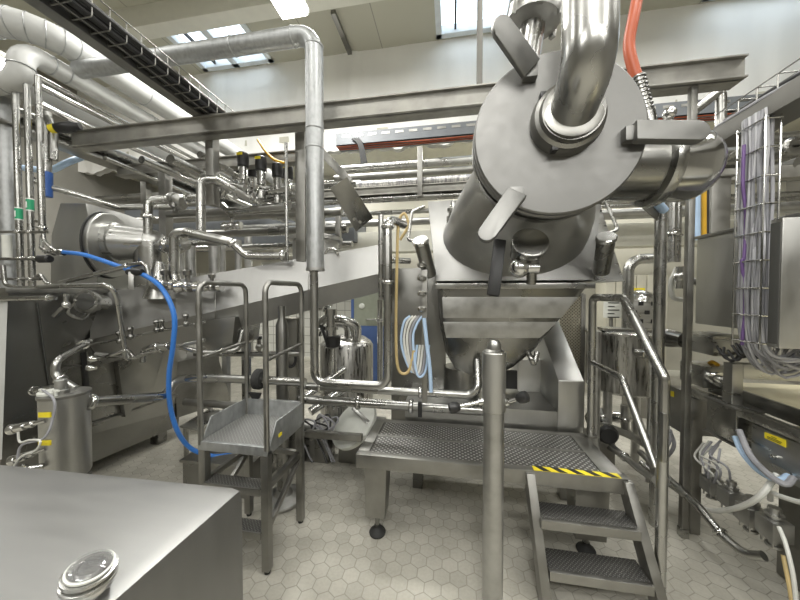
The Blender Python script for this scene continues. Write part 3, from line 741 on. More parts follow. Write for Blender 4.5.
G().ball(e1, .125, 28).obj('mitre', 'steel', hd)
G().lathe(e1, (.02, .0, -1), [(0, .125), (.40, .12)], 36).obj('down_tube', 'steel_pipe', hd)
q = e1+V((.16, -.05, -.03))
g = G(); g.lathe(q, (1, -.1, 0), [(0, .05), (.06, .05), (.06, .07), (.08, .075), (.10, .07), (.10, .055), (.16, .055), (.16, .075), (.18, .08), (.2, .075), (.2, .05), (.28, .05)], 20); g.obj('side_union', 'steel_polished', hd)
G().lathe(P(160, 262, 2.1), (0, 0, -1), [(0, .04), (.26, .11), (.3, .12)], 24).obj('cone_leg', 'steel_pipe', hd)

# ================================================================ receiver tank with sensors
c = Q(64, 472, .32); X, Y = P(66, 430, 1.36).x, 1.36
Z_ = (V((X, Y, 1))-CAM).dot(FW); r_ = 28.5/300*Z_*.63
zt_, zb_ = P(64, 393, Y).z, P(64, 470, Y).z-.06
s = thing('receiver_tank', 'small upright stainless receiver tank with two yellow stickers beside the dark mixer', 'tank', (X, Y, 0))
bd = G().lathe((X, Y, zb_), (0, 0, 1), [(0, r_*.2), (.0, r_*.8), (.05, r_), (zt_-zb_-.01, r_), (zt_-zb_, r_-.01)], 40).obj('tank_body', 'steel_brushed', s)
G().lathe((X, Y, zt_-.01), (0, 0, 1), [(0, r_+.006), (.014, r_+.006), (.02, r_-.01), (.022, .02)], 40).obj('tank_rim', 'steel_frame', s)
G().lathe((X-.03, Y-.04, zt_+.01), (0, 0, 1), [(0, r_*.55), (.012, r_*.55), (.016, r_*.5)], 28).obj('inspection_lid', 'white_plastic', s)
q = V((X+.02, Y-.03, zt_)); G().lathe(q, (0, 0, 1), [(0, .033), (.03, .033), (.034, .026), (.085, .026), (.09, .02)], 20).obj('top_sensor', 'steel_worn', s)
for dx in (-.045, .05): G().cyl((X+dx, Y-.07, zt_), (X+dx, Y-.07, zt_+.04), .008, None, 10).bar((X+dx-.02, Y-.07, zt_+.038), (X+dx+.02, Y-.07, zt_+.038), .011, .012).obj('wing_nut', 'white_plastic', s)
for a in (.5, 2.6, 4.7):
    G().box(X+.09*math.cos(a)-.015, X+.09*math.cos(a)+.015, Y+.09*math.sin(a)-.015, Y+.09*math.sin(a)+.015, 0, zb_+.03, .003).obj('leg', 'steel_frame', s)
def on_cyl(px, py, off=.0):
    d = ray(px, py); a = d.x**2+d.y**2; bq = -2*(d.x*X+d.y*Y); cq = X*X+Y*Y-(r_+off)**2; ds = max(bq*bq-4*a*cq, 0)
    return CAM+d*((-bq-math.sqrt(ds))/(2*a))
for py in (415, 443):
    k = 6; row0 = [on_cyl(38+12*i/k, py-2.6, .003) for i in range(k+1)]; row1 = [on_cyl(38+12*i/k, py+2.6, .003) for i in range(k+1)]
    g = G(); g.add(row0+row1+[p+V((.003, .004, 0)) for p in row0+row1], [[i, i+1, i+k+2, i+k+1] for i in range(k)]+[[i+2*k+2, i+k+1+2*k+2, i+k+2+2*k+2, i+1+2*k+2] for i in range(k)])
    st = g.obj('yellow_sticker', 'yellow_label', bd)
for i, (px, py, e) in enumerate(((44, 421, (17, 428)), (44, 449, (17, 459)))):
    a = on_cyl(px, py); d = (P(e[0], e[1], 1.22)-a).normalized()
    f = G().lathe(a-d*.01, d, [(0, .012), (.06, .012), (.06, .017), (.07, .02), (.08, .017), (.08, .014), (.10, .014), (.10, .021), (.145, .021), (.145, .024), (.155, .027), (.17, .027), (.175, .02)], 18).obj('level_sensor', 'steel_polished', s)
G().tube(spline([V((X-.045, Y-.07, zt_+.04)), on_cyl(54, 400, .02), on_cyl(53, 418, .03), on_cyl(44, 438, .05), P(22, 445, 1.2), P(17, 462, 1.2), P(12, 478, 1.22)]), .006, 0, 8).obj('sensor_cable', 'grey_cable', s)
G().tube(spline([P(18, 432, 1.2), P(20, 442, 1.2), P(30, 440, 1.2), P(40, 441, 1.18), P(36, 450, 1.18), P(22, 456, 1.18), P(14, 466, 1.2)]), .005, 0, 8).obj('sensor_cable', 'pale_cable', s)
q = P(22, 470, 1.2); G().ball(q, .028).cyl(q, q+V((.06, .05, 0)), .014).obj('drain_valve', 'steel_polished', s)
# pipes of the receiver
pipe([on_cyl(88, 402), P(130, 399, 1.62), P(166, 396, 1.9), P(176, 379, 1.98), P(215, 378, 1.99), P(305, 382, 1.99)], .031, 'polished pipe from the receiver tank stepping up behind the step stand', tol=.0, bend=.09, clamps=((0, .06), (4, .5)))
pipe([V((X-.03, Y+.07, zt_)), P(55, 376, 1.44), P(55.5, 361, 1.44), P(90, 341, 1.75)], .021, 'angled pipe rising from the receiver tank to the mixer wall', tol=0, bend=.09, clamps=((0, .7), (2, .8)))
pipe([P(32, 391, 1.5), P(54, 388, 1.42)], .020, 'short stub pipe behind the lid of the receiver tank', tol=0, clamps=((0, .15),))
q = P(259, 379, 1.99)
t = thing('butterfly_valve', 'black butterfly valve with paddle grip on the pipe behind the step stand', 'valve', q)
G().lathe(q-V((.03, 0, 0)), (1, 0, 0), [(0, .06), (.012, .075), (.048, .075), (.06, .06)], 24).obj('valve_ring', 'black_rubber', t)
G().prism([q+V((-.04, -.05, -.08)), q+V((.06, -.05, -.08)), q+V((.03, -.05, -.15)), q+V((-.0, -.05, -.14))], (0, -.02, 0), .004).obj('paddle_grip', 'black_plastic', t)
# ================================================================ blue hose, grey tub
hose([P(62, 252, 1.9), P(85, 255, 1.88), P(118, 266, 1.85), P(146, 276, 1.83), P(163, 290, 1.83), P(174, 315, 1.83), P(173, 345, 1.84), P(169, 375, 1.86), P(170, 405, 1.9), P(178, 432, 1.95), P(192, 449, 2.05), P(215, 456, 2.15), P(240, 452, 2.25), P(228, 447, 2.32), P(204, 450, 2.2)], .0165, 'blue water hose hanging down in front of the mixer into the grey tub', 'blue_hose', 'water_hose')
q = P(58, 252, 1.9)
t = thing('hose_coupling', 'steel hose tail coupling at the left start of the blue hose', 'coupling', q)
G().lathe(q+V((.06, 0, -.01)), (-1, 0, .1), [(0, .02), (.02, .026), (.05, .026), (.05, .018), (.1, .018), (.1, .028), (.13, .028), (.13, .016), (.2, .016)], 16).obj('coupling_body', 'steel_polished', t)
G().tube([q+V((-.12, 0, .0)), q+V((-.2, .02, .04)), q+V((-.24, .05, .14))], .014, .04).obj('coupling_elbow', 'steel_pipe', t)
a, b = Q(186, 452, .30), Q(250, 452, .30)
t = thing('hose_tub', 'dark grey metal tub on the floor with blue hose coiled on top', 'tub', (-1.85, 2.28, 0))
g = G(); g.box(-2.13, -1.55, 2.06, 2.5, 0, .25, .006); g.obj('tub_body', 'steel_dark', t)
G().box(-2.145, -1.535, 2.045, 2.515, .24, .262, .004).obj('tub_rim', 'steel_frame', t)
# ================================================================ small pipework around the hood
lp = dict(tol=.0)
pipe([P(40, 287, 1.62), P(62, 286, 1.62), P(110, 285, 1.66), P(117, 297, 1.7), P(126, 358, 1.82)], .015, 'thin pipe along the top of the mixer bending down to the nozzles', bend=.05, clamps=((3, .85),), **lp)
pipe([P(-5, 299, 1.45), P(55, 298, 1.5)], .014, 'thin horizontal pipe at the left edge under the manifold', clamps=((0, .9),), **lp)
pipe([P(60, 283, 1.75), P(132, 265, 1.85), P(146, 263, 1.85), P(150, 283, 1.86), P(157, 288, 1.9)], .017, 'thin inclined pipe with hooked end below the barrel', bend=.04, clamps=((0, .94),), **lp)
q = P(134, 272, 1.82)
t = thing('black_ball_valve', 'small black lever valve hanging where the blue hose passes the hooked pipe', 'valve', q)
G().lathe(q-V((.05, 0, 0)), (1, 0, 0), [(0, .022), (.03, .028), (.07, .028), (.12, .02)], 14).obj('valve_body', 'black_plastic', t); G().bar(q+V((0, -.02, 0)), q+V((.01, -.03, -.13)), .03, .014).obj('valve_lever', 'steel_dark', t)
# nozzle manifold on the mixer flank
pts = [(96, 354, 1.82), (134, 358, 1.86), (150, 352, 1.9), (205, 340, 2.0)]
man = pipe([P(*p) for p in pts], .016, 'lower thin manifold pipe with knobs on the mixer flank', bend=.04, name='nozzle_manifold', clamps=((0, .85), (2, .2)), **lp)
for p, nm in (((98, 359, 1.80), 1), ((96, 368, 1.82), 2)):
    q = P(*p); G().lathe(q, (-1, -.2, 0), [(0, .012), (.02, .02), (.04, .026), (.055, .026), (.065, .016)], 14).obj('knob', 'steel_polished', man)
G().tube([P(134, 358, 1.86), P(128, 350, 1.86), P(112, 355, 1.82), P(100, 359, 1.82)], .014, .04).obj('branch', 'steel_pipe', man)
up = pipe([P(80, 347, 1.92), P(115, 340, 1.95), P(205, 322, 2.05)], .010, 'upper thin spray pipe with valves along the trough flank', name='spray_pipe', **lp)
for p in ((131, 337, 1.95), (157, 330, 1.98), (162, 329, 2.0), (186, 324, 2.0), (120, 341, 1.93)):
    q = P(*p); G().ball(q, .024, 12).cyl(q, q+V((0, 0, .06)), .012, None, 10).lathe(q+V((0, 0, .05)), (0, -.3, 1), [(0, .018), (.02, .024), (.03, .016)], 10).obj('spray_valve', 'steel_dark', up)
pipe([P(143, 362, 1.9), P(144, 350, 1.9), P(152, 347, 1.9), P(170, 346, 1.92)], .02, 'short hooked sample pipe between the two manifold pipes', bend=.03, clamps=((2, .3), (2, .9)), **lp)
pipe([P(180, 347, 2.0), P(200, 352, 2.06), P(215, 352, 2.1), P(238, 350, 2.15), P(243, 330, 2.2)], .02, 'thin polished pipe turning up under the trough behind the step stand', bend=.04, clamps=((2, .3),), **lp)
pipe([P(195, 354, 2.35), P(300, 354, 2.35)], .022, 'dark horizontal pipe behind the step stand at mid height', 'steel_dark', **lp)
q = P(90, 302, 1.85)
t = thing('spray_ball_housing', 'round drum shaped view port on the mixer below the thin pipe', 'view port', q)
G().lathe(q, (.3, -1, .1), [(-.12, .06), (.0, .065), (.0, .085), (.02, .09), (.04, .085)], 28).obj('port_body', 'steel_pipe', t); G().lathe(q, (.3, -1, .1), [(.038, .065), (.044, .062)], 28).obj('port_glass', 'dark_gap', t)
q = P(66, 305, 1.7)
t = thing('sample_cock', 'small sample cock hanging from the left pipe above the seam of the mixer', 'valve', q)
G().ball(q, .028).cyl(q+V((0, 0, .08)), q, .016).obj('cock_body', 'steel_polished', t); G().bar(q, q+V((-.06, -.03, -.08)), .03, .02).obj('cock_lever', 'steel_dark', t)
g = G().tube(spline([P(75, 300, 1.75), P(68, 312, 1.75), P(78, 318, 1.8), P(86, 316, 1.85), P(92, 300, 1.9)]), .012, 0).obj('curved_pipe', 'steel_pipe', None, 'small curved drain pipe between sample cock and view port', 'pipe')

# ================================================================ left edge: vertical manifold
YM = 1.8
big = P(9, 200, YM+.12)
t = thing('jacketed_riser', 'thick pale vertical riser pipe at the far left edge', 'pipe', (big.x, big.y, 1.64))
G().lathe((big.x, big.y, 1.64), (0, 0, 1), [(0, .07), (1.62, .07)], 28).obj('riser_tube', 'galvanized', t); G().lathe((big.x, big.y, 3.18), (0, 0, 1), [(0, .074), (.05, .074)], 28).obj('band', 'insulation_jacket', t)
for i, (px, tp, lb) in enumerate(((18.5, 84, 'left of three thin vertical pipes, green marker low on it'), (30, 84, 'middle of three thin vertical pipes, green marker on it'), (41.5, 76, 'right of three thin vertical pipes, without marker'))):
    q = P(px, 200, YM); b = P(px, 286 if i < 2 else 233, YM)
    o = pipe([(q.x, YM, P(px, tp, YM).z), (q.x, YM, b.z)], .020, lb, 'steel_pipe', 'riser_pipe')
    for py in ((232, 258, 279) if i < 2 else (228,)): ferrule((q.x, YM, P(px, py, YM).z), (0, 0, 1), .020, o)
    if i < 2:
        py = (214, 205)[i]; zc = P(px, py, YM).z
        st = G().cyl((q.x, YM, zc-.048), (q.x, YM, zc+.048), .0215, None, 16).obj('pipe_marker', 'green_label', o, 'green marker sleeve')
        g = G()
        for zz, hh in ((zc+.044, .008), (zc-.044, .008)): g.cyl((q.x, YM, zz-hh/2), (q.x, YM, zz+hh/2), .0218, None, 16)
        g.box(q.x-.004, q.x+.006, YM-.0232, YM-.02, zc-.025, zc+.02, 0); g.obj('marker_print', 'white_label', st)
g = G()
for py in (232, 259, 279): g.cyl(P(-6, py, YM-.01), P(47 if py != 279 else 40, py, YM-.01), .011, None, 12)
mf = g.obj('cross_manifold', 'steel_dark', None, 'three horizontal cross pipes joining the thin vertical pipes at the left edge', 'pipe')
q = P(42, 259, YM); G().lathe(q-V((.02, 0, 0)), (1, 0, 0), [(0, .03), (.09, .03), (.1, .02)], 16).obj('end_plug', 'black_plastic', mf)
q = P(7, 245, YM-.02); G().cyl((q.x, q.y, P(7, 258, YM).z), (q.x, q.y, P(7, 236, YM).z), .026, None, 14).obj('sight_tube', 'white_plastic', mf)
o = pipe([P(36, 221, YM), P(42, 221, YM), P(44, 240, YM), P(50, 247, YM), P(57, 252, YM)], .012, 'thin kinked pipe beside the right vertical pipe at the left edge', tol=0, bend=.03)
for px in (2, 12, 28, 37): pass
pipe([P(30, 283, YM), P(40, 274, YM), P(48, 284, YM), P(60, 287, YM)], .014, 'curved link pipe at the foot of the thin vertical pipes', tol=0, bend=.04)
o = pipe([P(3, 265, YM-.05), P(5, 285, YM-.05), P(20, 288, YM-.05), P(60, 287, YM-.02)], .014, 'bottom collector pipe at the left edge above the mixer', tol=0, bend=.04, clamps=((2, .7),))
# ================================================================ overhead: beams, ducts, trays, pipes
BY = 2.19
def channel(g, a, b, h, w):
    "C channel from a to b, open to the back"
    a, b = V(a), V(b)
    g.box(min(a.x, b.x), max(a.x, b.x), a.y-.006, a.y+.006, a.z-h/2, a.z+h/2, .001)
    g.box(min(a.x, b.x), max(a.x, b.x), a.y-.03, a.y+w, a.z+h/2-.01, a.z+h/2, .001)
    g.box(min(a.x, b.x), max(a.x, b.x), a.y-.03, a.y+w, a.z-h/2, a.z-h/2+.01, .001)
z1 = P(700, 62, BY).z; z0 = P(700, 84, BY).z
g = G(); channel(g, (-3.35, BY, (z0+z1)/2), (P(744, 70, BY).x, BY, (z0+z1)/2), z1-z0, .1)
g.obj('overhead_beam', 'beam_galvanized', None, 'long galvanised channel beam crossing the whole hall at the front', 'beam')
Y2 = 2.75
g = G(); channel(g, (-3.6, Y2, 2.93), (-1.30, Y2, 2.93), .11, .08)
g.obj('overhead_beam', 'beam_galvanized', None, 'shorter galvanised beam behind the long one on the left', 'beam')
def post(px, y0, y1, Y, w, label, d=None, foot=False):
    a = P(px, y0, Y); b = P(px, y1, Y); d = d or w
    t = thing('steel_post', label, 'post', (a.x, Y, b.z if not foot else 0))
    zb = 0 if foot else b.z
    G().box(a.x-w/2, a.x+w/2, Y-d/2, Y+d/2, zb+(.012 if foot else 0), a.z, .003).obj('post_profile', 'steel_frame', t)
    if foot:
        G().box(a.x-w/2-.004, a.x+w/2+.004, Y-d/2-.004, Y+d/2+.004, 0, .06, .003).obj('post_shoe', 'steel_pipe', t)
    else:
        G().box(a.x-w/2-.02, a.x+w/2+.02, Y-d/2-.02, Y+d/2+.02, a.z-.012, a.z, .002).obj('post_head', 'steel_frame', t)
    return t
post(693, 82, 548, 2.22, .036, 'tall square steel column from floor to beam right of the handrail', .036, True)
post(212, 128, 206, 2.32, .075, 'short square hanger post under the beam beside the valves')
post(165, 164, 260, 2.7, .085, 'square post behind the mitred elbow on the left')
post(302, 128, 262, 2.4, .085, 'square post right behind the galvanised vent pipe')
post(146, 180, 215, 3.2, .08, 'thin short post far behind the barrel hood')
post(716, 178, 320, 2.6, .12, 'wide square column behind the yellow cables on the right', .1)
# galvanised vent pipe
YV = 2.02
t = thing('vent_pipe', 'galvanised vent pipe running across and dropping straight down left of centre', 'pipe', P(314, 270, YV))
zx = P(314, 34, YV); pts = [V((-3.0, YV, zx.z)), zx, V((zx.x, YV, P(314, 270, YV).z))]
vp = G().tube(pts, .062, .12, 26).obj('vent_tube', 'galvanized', t)
for py in (48, 131, 150):
    q = P(314, py, YV); G().lathe((zx.x, YV, q.z), (0, 0, 1), [(0, .063), (.004, .0655), (.012, .0655), (.016, .063)], 26).obj('joint_ring', 'galvanized', vp)
for x in (-1.12, -1.6, -2.3): G().lathe((x, YV, zx.z), (1, 0, 0), [(0, .063), (.004, .0655), (.012, .0655), (.016, .063)], 26).obj('joint_ring', 'galvanized', vp)
G().lathe((zx.x, YV, P(314, 271, YV).z), (0, 0, 1), [(0, .045), (0, .066), (.02, .066)], 26).obj('end_cap', 'steel_worn', t)
# U shaped pipe below it
UYp = 2.13
o = pipe([P(314, 268, YV), P(314, 300, YV), P(314, 382, YV), P(391, 383, UYp), P(391, 222, UYp), P(404, 222, UYp+.1)], .030, 'U shaped polished pipe hanging between the vent pipe and the kettle', bend=.075, tol=.2, clamps=((3, .62), (3, .95)))
pipe([P(386, 260, 2.2), P(410, 260, 2.3)], .022, 'short horizontal stub pipe left of the kettle', clamps=((0, .2),), tol=.2)
pipe([P(381, 215, 2.35), P(381, 300, 2.35)], .022, 'thin upright pipe just left of the U pipe', tol=.2)
# ---- insulated duct run top left
t = thing('insulated_duct', 'thick jacketed duct bending in from the left and running away to the fascia', 'pipe', (-3.05, 3, 3.5))
pt = fillet([V((-4.3, 1.72, 3.6)), V((-3.06, 1.72, 3.6)), V((-3.06, YF-.1, 3.6))], .3)
G().tube(pt, .098, 0, 26).obj('duct_jacket', 'insulation_jacket', t)
for k in range(1, 8):
    q = pt[min(k, len(pt)-2)]; d = (pt[min(k+1, len(pt)-1)]-pt[max(k-1, 0)]).normalized()
    if k > 7: break
    G().torus(q, d, .0985, .004, 26, 6).obj('jacket_seam', 'galvanized', t)
for y in (2.6, 3.3, 4.0): G().torus((-3.06, y, 3.6), (0, 1, 0), .0985, .004, 26, 6).obj('jacket_seam', 'galvanized', t)
t = thing('insulated_elbow_pipe', 'jacketed pipe with double elbow at the upper left edge under the duct', 'pipe', (-3.2, 2.4, 3.2))
e = P(37, 78, 1.78)
pt = [V((-4.2, 1.78, e.z)), V((-3.18, 1.78, e.z)), V((-3.18, 1.78, 3.43)), V((-3.18, 4.7, 3.43))]
G().tube(pt, .072, .13, 24).obj('pipe_jacket', 'insulation_jacket', t)
for q, d in ((V((-3.33, 1.78, e.z)), (1, 0, 0)), (V((-3.27, 1.79, e.z+.005)), (1, 0, .2)), (V((-3.18, 1.78, 3.29)), (0, 0, 1)), (V((-3.18, 1.95, 3.43)), (0, 1, 0)), (V((-3.18, 2.05, 3.43)), (0, 1, 0)), (V((-3.18, 2.75, 3.43)), (0, 1, 0))):
    G().torus(q, d, .073, .005, 24, 6).obj('jacket_seam', 'galvanized', t)
pipe([(-3.45, 1.85, 3.26), (-3.45, 4.7, 3.26)], .085, 'thick jacketed pipe running away below the double elbow', 'insulation_jacket')
pipe([(-3.29, 1.85, 3.34), (-3.29, 4.7, 3.34)], .020, 'upper of two thin bright pipes running away at the upper left', 'steel_polished')
pipe([(-3.22, 1.85, 3.24), (-3.22, 4.7, 3.24)], .024, 'lower of two thin bright pipes running away at the upper left', 'steel_polished')
pipe([(-3.62, 1.85, 3.12), (-3.62, 4.7, 3.12)], .05, 'medium pipe running away lowest of the upper left bundle', 'steel_pipe')
pipe([(-3.30, 1.95, 3.13), (-3.30, 4.7, 3.13)], .032, 'medium bright pipe running away just above the left beam', 'steel_polished')
g = G(); g.box(-3.72, -3.66, 1.8, 4.7, 2.97, 3.1, .002); g.box(-3.66, -3.5, 1.8, 4.7, 2.96, 2.98, .001)
g.obj('tray_channel', 'steel_frame', None, 'dark steel tray channel running away under the upper left pipe bundle', 'cable tray')
# ---- cable tray top left (perpendicular to the beam)
tx = -1.98; tz = z1+.005
t = thing('cable_tray', 'steel cable tray full of black cables running away at upper left over the beam', 'cable tray', (tx, 1.4, tz))
g = G(); g.box(tx-.11, tx-.03, -.5, 2.5, tz, tz+.09, .003); g.obj('tray_channel', 'steel_frame', t)
g = G()
for k in range(34):
    y = -.4+k*.086; g.tube([(tx-.025, y, tz+.13), (tx-.025, y, tz+.012), (tx+.11, y, tz+.012), (tx+.11, y, tz+.13)], .0035, .01, 6)
for x, zz in ((.113, .13), (.113, .07), (.04, .008)): g.tube([(tx+x, -.5, tz+zz), (tx+x, 2.5, tz+zz)], .0035, 0, 6)
g.obj('tray_wires', 'steel_frame', t)
for k in range(14):
    x = tx-.010+(k % 7)*.0185; z = tz+.034+.032*(k//7)+.03*((k*37) % 3 == 0)
    hose([(x+random.uniform(-.008, .008), -.5+j*.5, z+random.uniform(-.006, .006)) for j in range(7)], .0125, 'black cable lying in the tray at upper left', 'black_cable', 'power_cable', 'cable', 'black cables in the upper left tray', 4)
# ---- right cable tray
tx, tz = 1.505, 2.475
t = thing('cable_tray', 'steel cable tray slanting out of the upper right corner above the cabinets', 'cable tray', (tx, 1.5, tz))
g = G(); g.box(tx-.05, tx-.044, .6, 2.02, tz-.045, tz+.05, .001); g.box(tx-.044, tx+.12, .6, 2.02, tz-.045, tz-.039, .001); g.obj('tray_channel', 'tray_steel', t)
g = G()
for k in range(14): g.tube([(tx-.048, .7+k*.095, tz+.05), (tx-.048, .7+k*.095, tz+.12), (tx+.12, .7+k*.095, tz+.12)], .003, .01, 6)
for x in (-.048, .03): g.tube([(tx+x, .6, tz+.12), (tx+x, 2.0, tz+.12)], .003, 0, 6)
g.obj('tray_wires', 'steel_frame', t)
for k in range(8):
    hose([(tx-.04+.02*k+random.uniform(-.01, .01), .6+j*.23, tz+.045+.022*(k % 3)+random.uniform(-.01, .012)) for j in range(7)], .009, 'dark cable lying in the tray of the upper right corner', 'black_cable' if k % 2 else 'grey_cable', 'power_cable', 'cable', 'cables in the upper right tray', 4)
# ---- vertical wire basket with grey cables
bx_ = 1.475; by0, by1 = 1.685, 1.825; bz0, bz1 = 1.33, 2.43
t = thing('wire_basket', 'vertical wire basket tray holding grey cables in front of the right cabinets', 'cable tray', (bx_, 1.76, bz0))
for k in range(9):
    g = G(); z = bz0+.03+k*.132; g.tube([(bx_+.035, by0, z), (bx_-.035, by0, z), (bx_-.035, by1, z), (bx_+.035, by1, z)], .004, .012, 6).obj('hoop_wire', 'steel_polished', t)
g = G()
for x, y in ((bx_-.03, by0), (bx_-.03, by1), (bx_+.03, by0), (bx_+.03, by1)): g.tube([(x, y, bz0), (x, y, bz1)], .004, 0, 6)
g.obj('upright_wire', 'steel_polished', t)
for k in range(20):
    y = by0+.012+(by1-by0-.024)*(k % 10)/9+random.uniform(-.003, .003); x = bx_-.020+.026*(k//10)+random.uniform(-.004, .004)
    zb = 1.24+random.uniform(-.05, .05)
    pts = [(x, y, 2.47)]+[(x+random.uniform(-.006, .006), y+random.uniform(-.014, .014), 2.3-j*.25) for j in range(4)]+[(x+.02, y+random.uniform(-.01, .01), 1.33), (x+.10+random.uniform(0, .06), y+random.uniform(-.05, .05), zb), (x+.24, y+random.uniform(-.1, .1), 1.32)]
    hose(pts, .0068, 'grey cable hanging in the vertical wire basket on the right', 'light_grey_cable' if k % 3 == 0 else 'grey_cable', 'control_cable', 'cable', 'grey cables in the vertical wire basket', 4, 7)
hose([P(744, 145, 1.78), P(743, 185, 1.78), P(746, 215, 1.78), P(744, 257, 1.78), P(742, 262, 1.78), P(745, 300, 1.78), P(742, 345, 1.78)], .007, 'violet cable hanging left of the grey cable bundle', 'violet_cable', 'bus_cable', 'cable')
g = hose([P(704, 176, 2.45), P(704, 240, 2.45)], .014, 'yellow cable hanging beside the tall column', 'yellow_cable', 'yellow_cable', 'cable')
hose([P(707.5, 174, 2.45), P(707.5, 240, 2.45)], .009, 'black cable right of the yellow cable by the column', 'black_cable', 'black_cable', 'cable')
hose([P(697, 180, 2.45), P(697, 240, 2.45)], .018, 'pale blue air line hanging left of the yellow cable', 'pale_blue_hose', 'air_line', 'hose')
# ---- far pipes along the back
def xrun(px, py, Y, r, label, mat='steel_pipe', x0=-3.4, x1=5.0, name='steel_pipe', bumps=False):
    q = P(px, py, Y); return pipe([(x0, Y, q.z), (x1, Y, q.z)], r, label, mat, name)
xrun(400, 165, 4.1, .055, 'thick far pipe below the orange cable tray', x0=-1.6)
xrun(400, 174, 4.0, .045, 'thick far pipe, second below the orange cable tray', 'steel_frame', x0=-1.6)
xrun(400, 182, 3.75, .04, 'foil wrapped far pipe with crinkled silver skin', 'foil_wrap', x0=-1.2, x1=1.4)
q = P(400, 190, 3.7)
g = G(); channel(g, (-2.4, 3.7, q.z), (3.6, 3.7, q.z), .10, .06); g.obj('pipe_rack_beam', 'beam_galvanized', None, 'far horizontal rack beam under the foil wrapped pipe', 'beam')
xrun(400, 198, 3.75, .045, 'far pipe directly under the rack beam', x0=-2.4)
xrun(400, 222, 4.2, .05, 'lower far pipe behind the bent sheet plate', 'steel_worn', x0=-3.5)
xrun(400, 212, 3.9, .03, 'thin far pipe halfway below the rack beam', x0=-2.5)
xrun(200, 203, 4.4, .05, 'far pipe on the left behind the hood', x0=-6.5, x1=-1.4, mat='steel_frame')
xrun(200, 193, 4.6, .06, 'higher far pipe on the left behind the hood', x0=-6.5, x1=-1.4, mat='steel_dark')
xrun(740, 160, 3.6, .05, 'far dark pipe on the right above the cabinets', x0=1.9, mat='steel_dark')
xrun(740, 152, 3.9, .04, 'far thin pipe on the right above the cabinets', x0=1.9)
xrun(640, 205, 4.6, .03, 'thin far pipe behind the column on the right', x0=.8)
q = P(640, 237, 5.6); struct(G().box(-3.5, XR, 5.5, 5.8, q.z-.16, q.z+.22, .01), 'trim_4', 'cream_paint')
q = P(640, 214, 5.2); pipe([(.4, 5.2, q.z), (XR-.2, 5.2, q.z)], .07, 'wide pale duct pipe across the back wall on the right', 'insulation_jacket')
# far cable tray with orange cables
Yt = 4.3; q = P(400, 134, Yt)
t = thing('far_cable_tray', 'far slotted grey cable tray with orange cables under the fascia', 'cable tray', (.8, Yt, q.z))
g = G(); g.box(-1.7, 5.2, Yt, Yt+.008, q.z-.09, q.z+.09, 0); g.box(-1.7, 5.2, Yt, Yt+.2, q.z-.09, q.z-.08, 0); g.obj('tray_wall', 'tray_grey', t)
for k in range(34): G().box(-1.6+k*.2, -1.48+k*.2, Yt-.004, Yt-.001, q.z+.02, q.z+.055, 0).obj('tray_slot', 'steel_frame', t)
for k in range(3):
    hose([(-1.7+j*.62, Yt+.02+.05*k, q.z-.1+.008*math.sin(j*2+k)) for j in range(12)], .008, 'orange cable slung under the far cable tray', 'orange_hose', 'orange_cable', 'cable', 'orange cables under the far tray', 3, 7)
a = P(360, 138, 4.28); b = P(362, 165, 4.3)
for k in range(4): hose([a+V((.03*k-.12, 0, 0)), a+V((.02*k-.02, 0, -.1)), V((b.x+.025*k, b.y, b.z))], .014, 'dark cable dropping from the far cable tray', 'black_cable', 'drop_cable', 'cable', 'dark cables dropping from the far tray', 5, 7)
# added dark box that darkens the back left, and pipe runs
G().box(-6.8, -1.75, 5.3, 6.1, 2.55, 3.35, .02).obj('dark_filler', 'tray_grey', None, 'large dark rectangular box added to darken the back left above the hood', 'dark filler')
for k, (z, y, r_, m, lb) in enumerate(((2.62, 3.6, .05, 'steel_frame', 'upper of three far left pipes behind the valve row'), (2.45, 3.8, .06, 'steel_dark', 'middle of three far left pipes behind the valve row'), (2.28, 4.0, .045, 'steel_pipe', 'lowest of three far left pipes behind the valve row'))):
    pipe([(-5.6, y, z), (-1.35, y, z)], r_, lb, m)
for k, (x, z, r_, lb) in enumerate(((-2.75, 2.80, .035, 'bright pipe running away under the left beams, left one'), (-2.45, 2.78, .045, 'pipe running away under the left beams, middle one'), (-2.15, 2.80, .03, 'pipe running away under the left beams, right one'))):
    pipe([(x, 2.3, z), (x, 5.2, z)], r_, lb, 'steel_polished' if k == 0 else 'steel_pipe')
# rack uprights
for px, y0, y1, Y, lb in ((421, 152, 200, 3.8, 'short upright clamping the two thick far pipes'), (566 - 240, 215, 260, 3.7, 'thin upright under the far rack on the left of the sheet plate'), (342, 210, 250, 3.75, 'thin upright right under the bent sheet plate')):
    a, b = P(px, y0, Y), P(px, y1, Y); G().box(a.x-.03, a.x+.03, Y-.16, Y-.1, b.z, a.z, .002).obj('rack_upright', 'steel_frame', None, lb, 'post')
# diagonal brace and bent sheet plate
t = thing('sheet_plate', 'bent dark sheet metal plate hanging tilted right of the vent pipe', 'sheet plate', P(352, 205, 2.25))
pl = [P(330, 188, 2.12), P(347, 177, 2.12), P(373, 218, 2.42), P(356, 232, 2.42)]
G().prism(pl, (0, .006, .004), .001).obj('plate', 'steel_dark', t)
G().bar(P(318, 148, 2.3), P(350, 182, 2.27), .06, .012, (0, 1, 0)).obj('bracket_arm', 'steel_frame', t)
g = G()
for p in ((360, 222), (354, 219)): g.cyl(P(p[0], p[1], 2.19), P(p[0], p[1], 2.215), .012, None, 10)
g.obj('bolt', 'steel_polished', t)
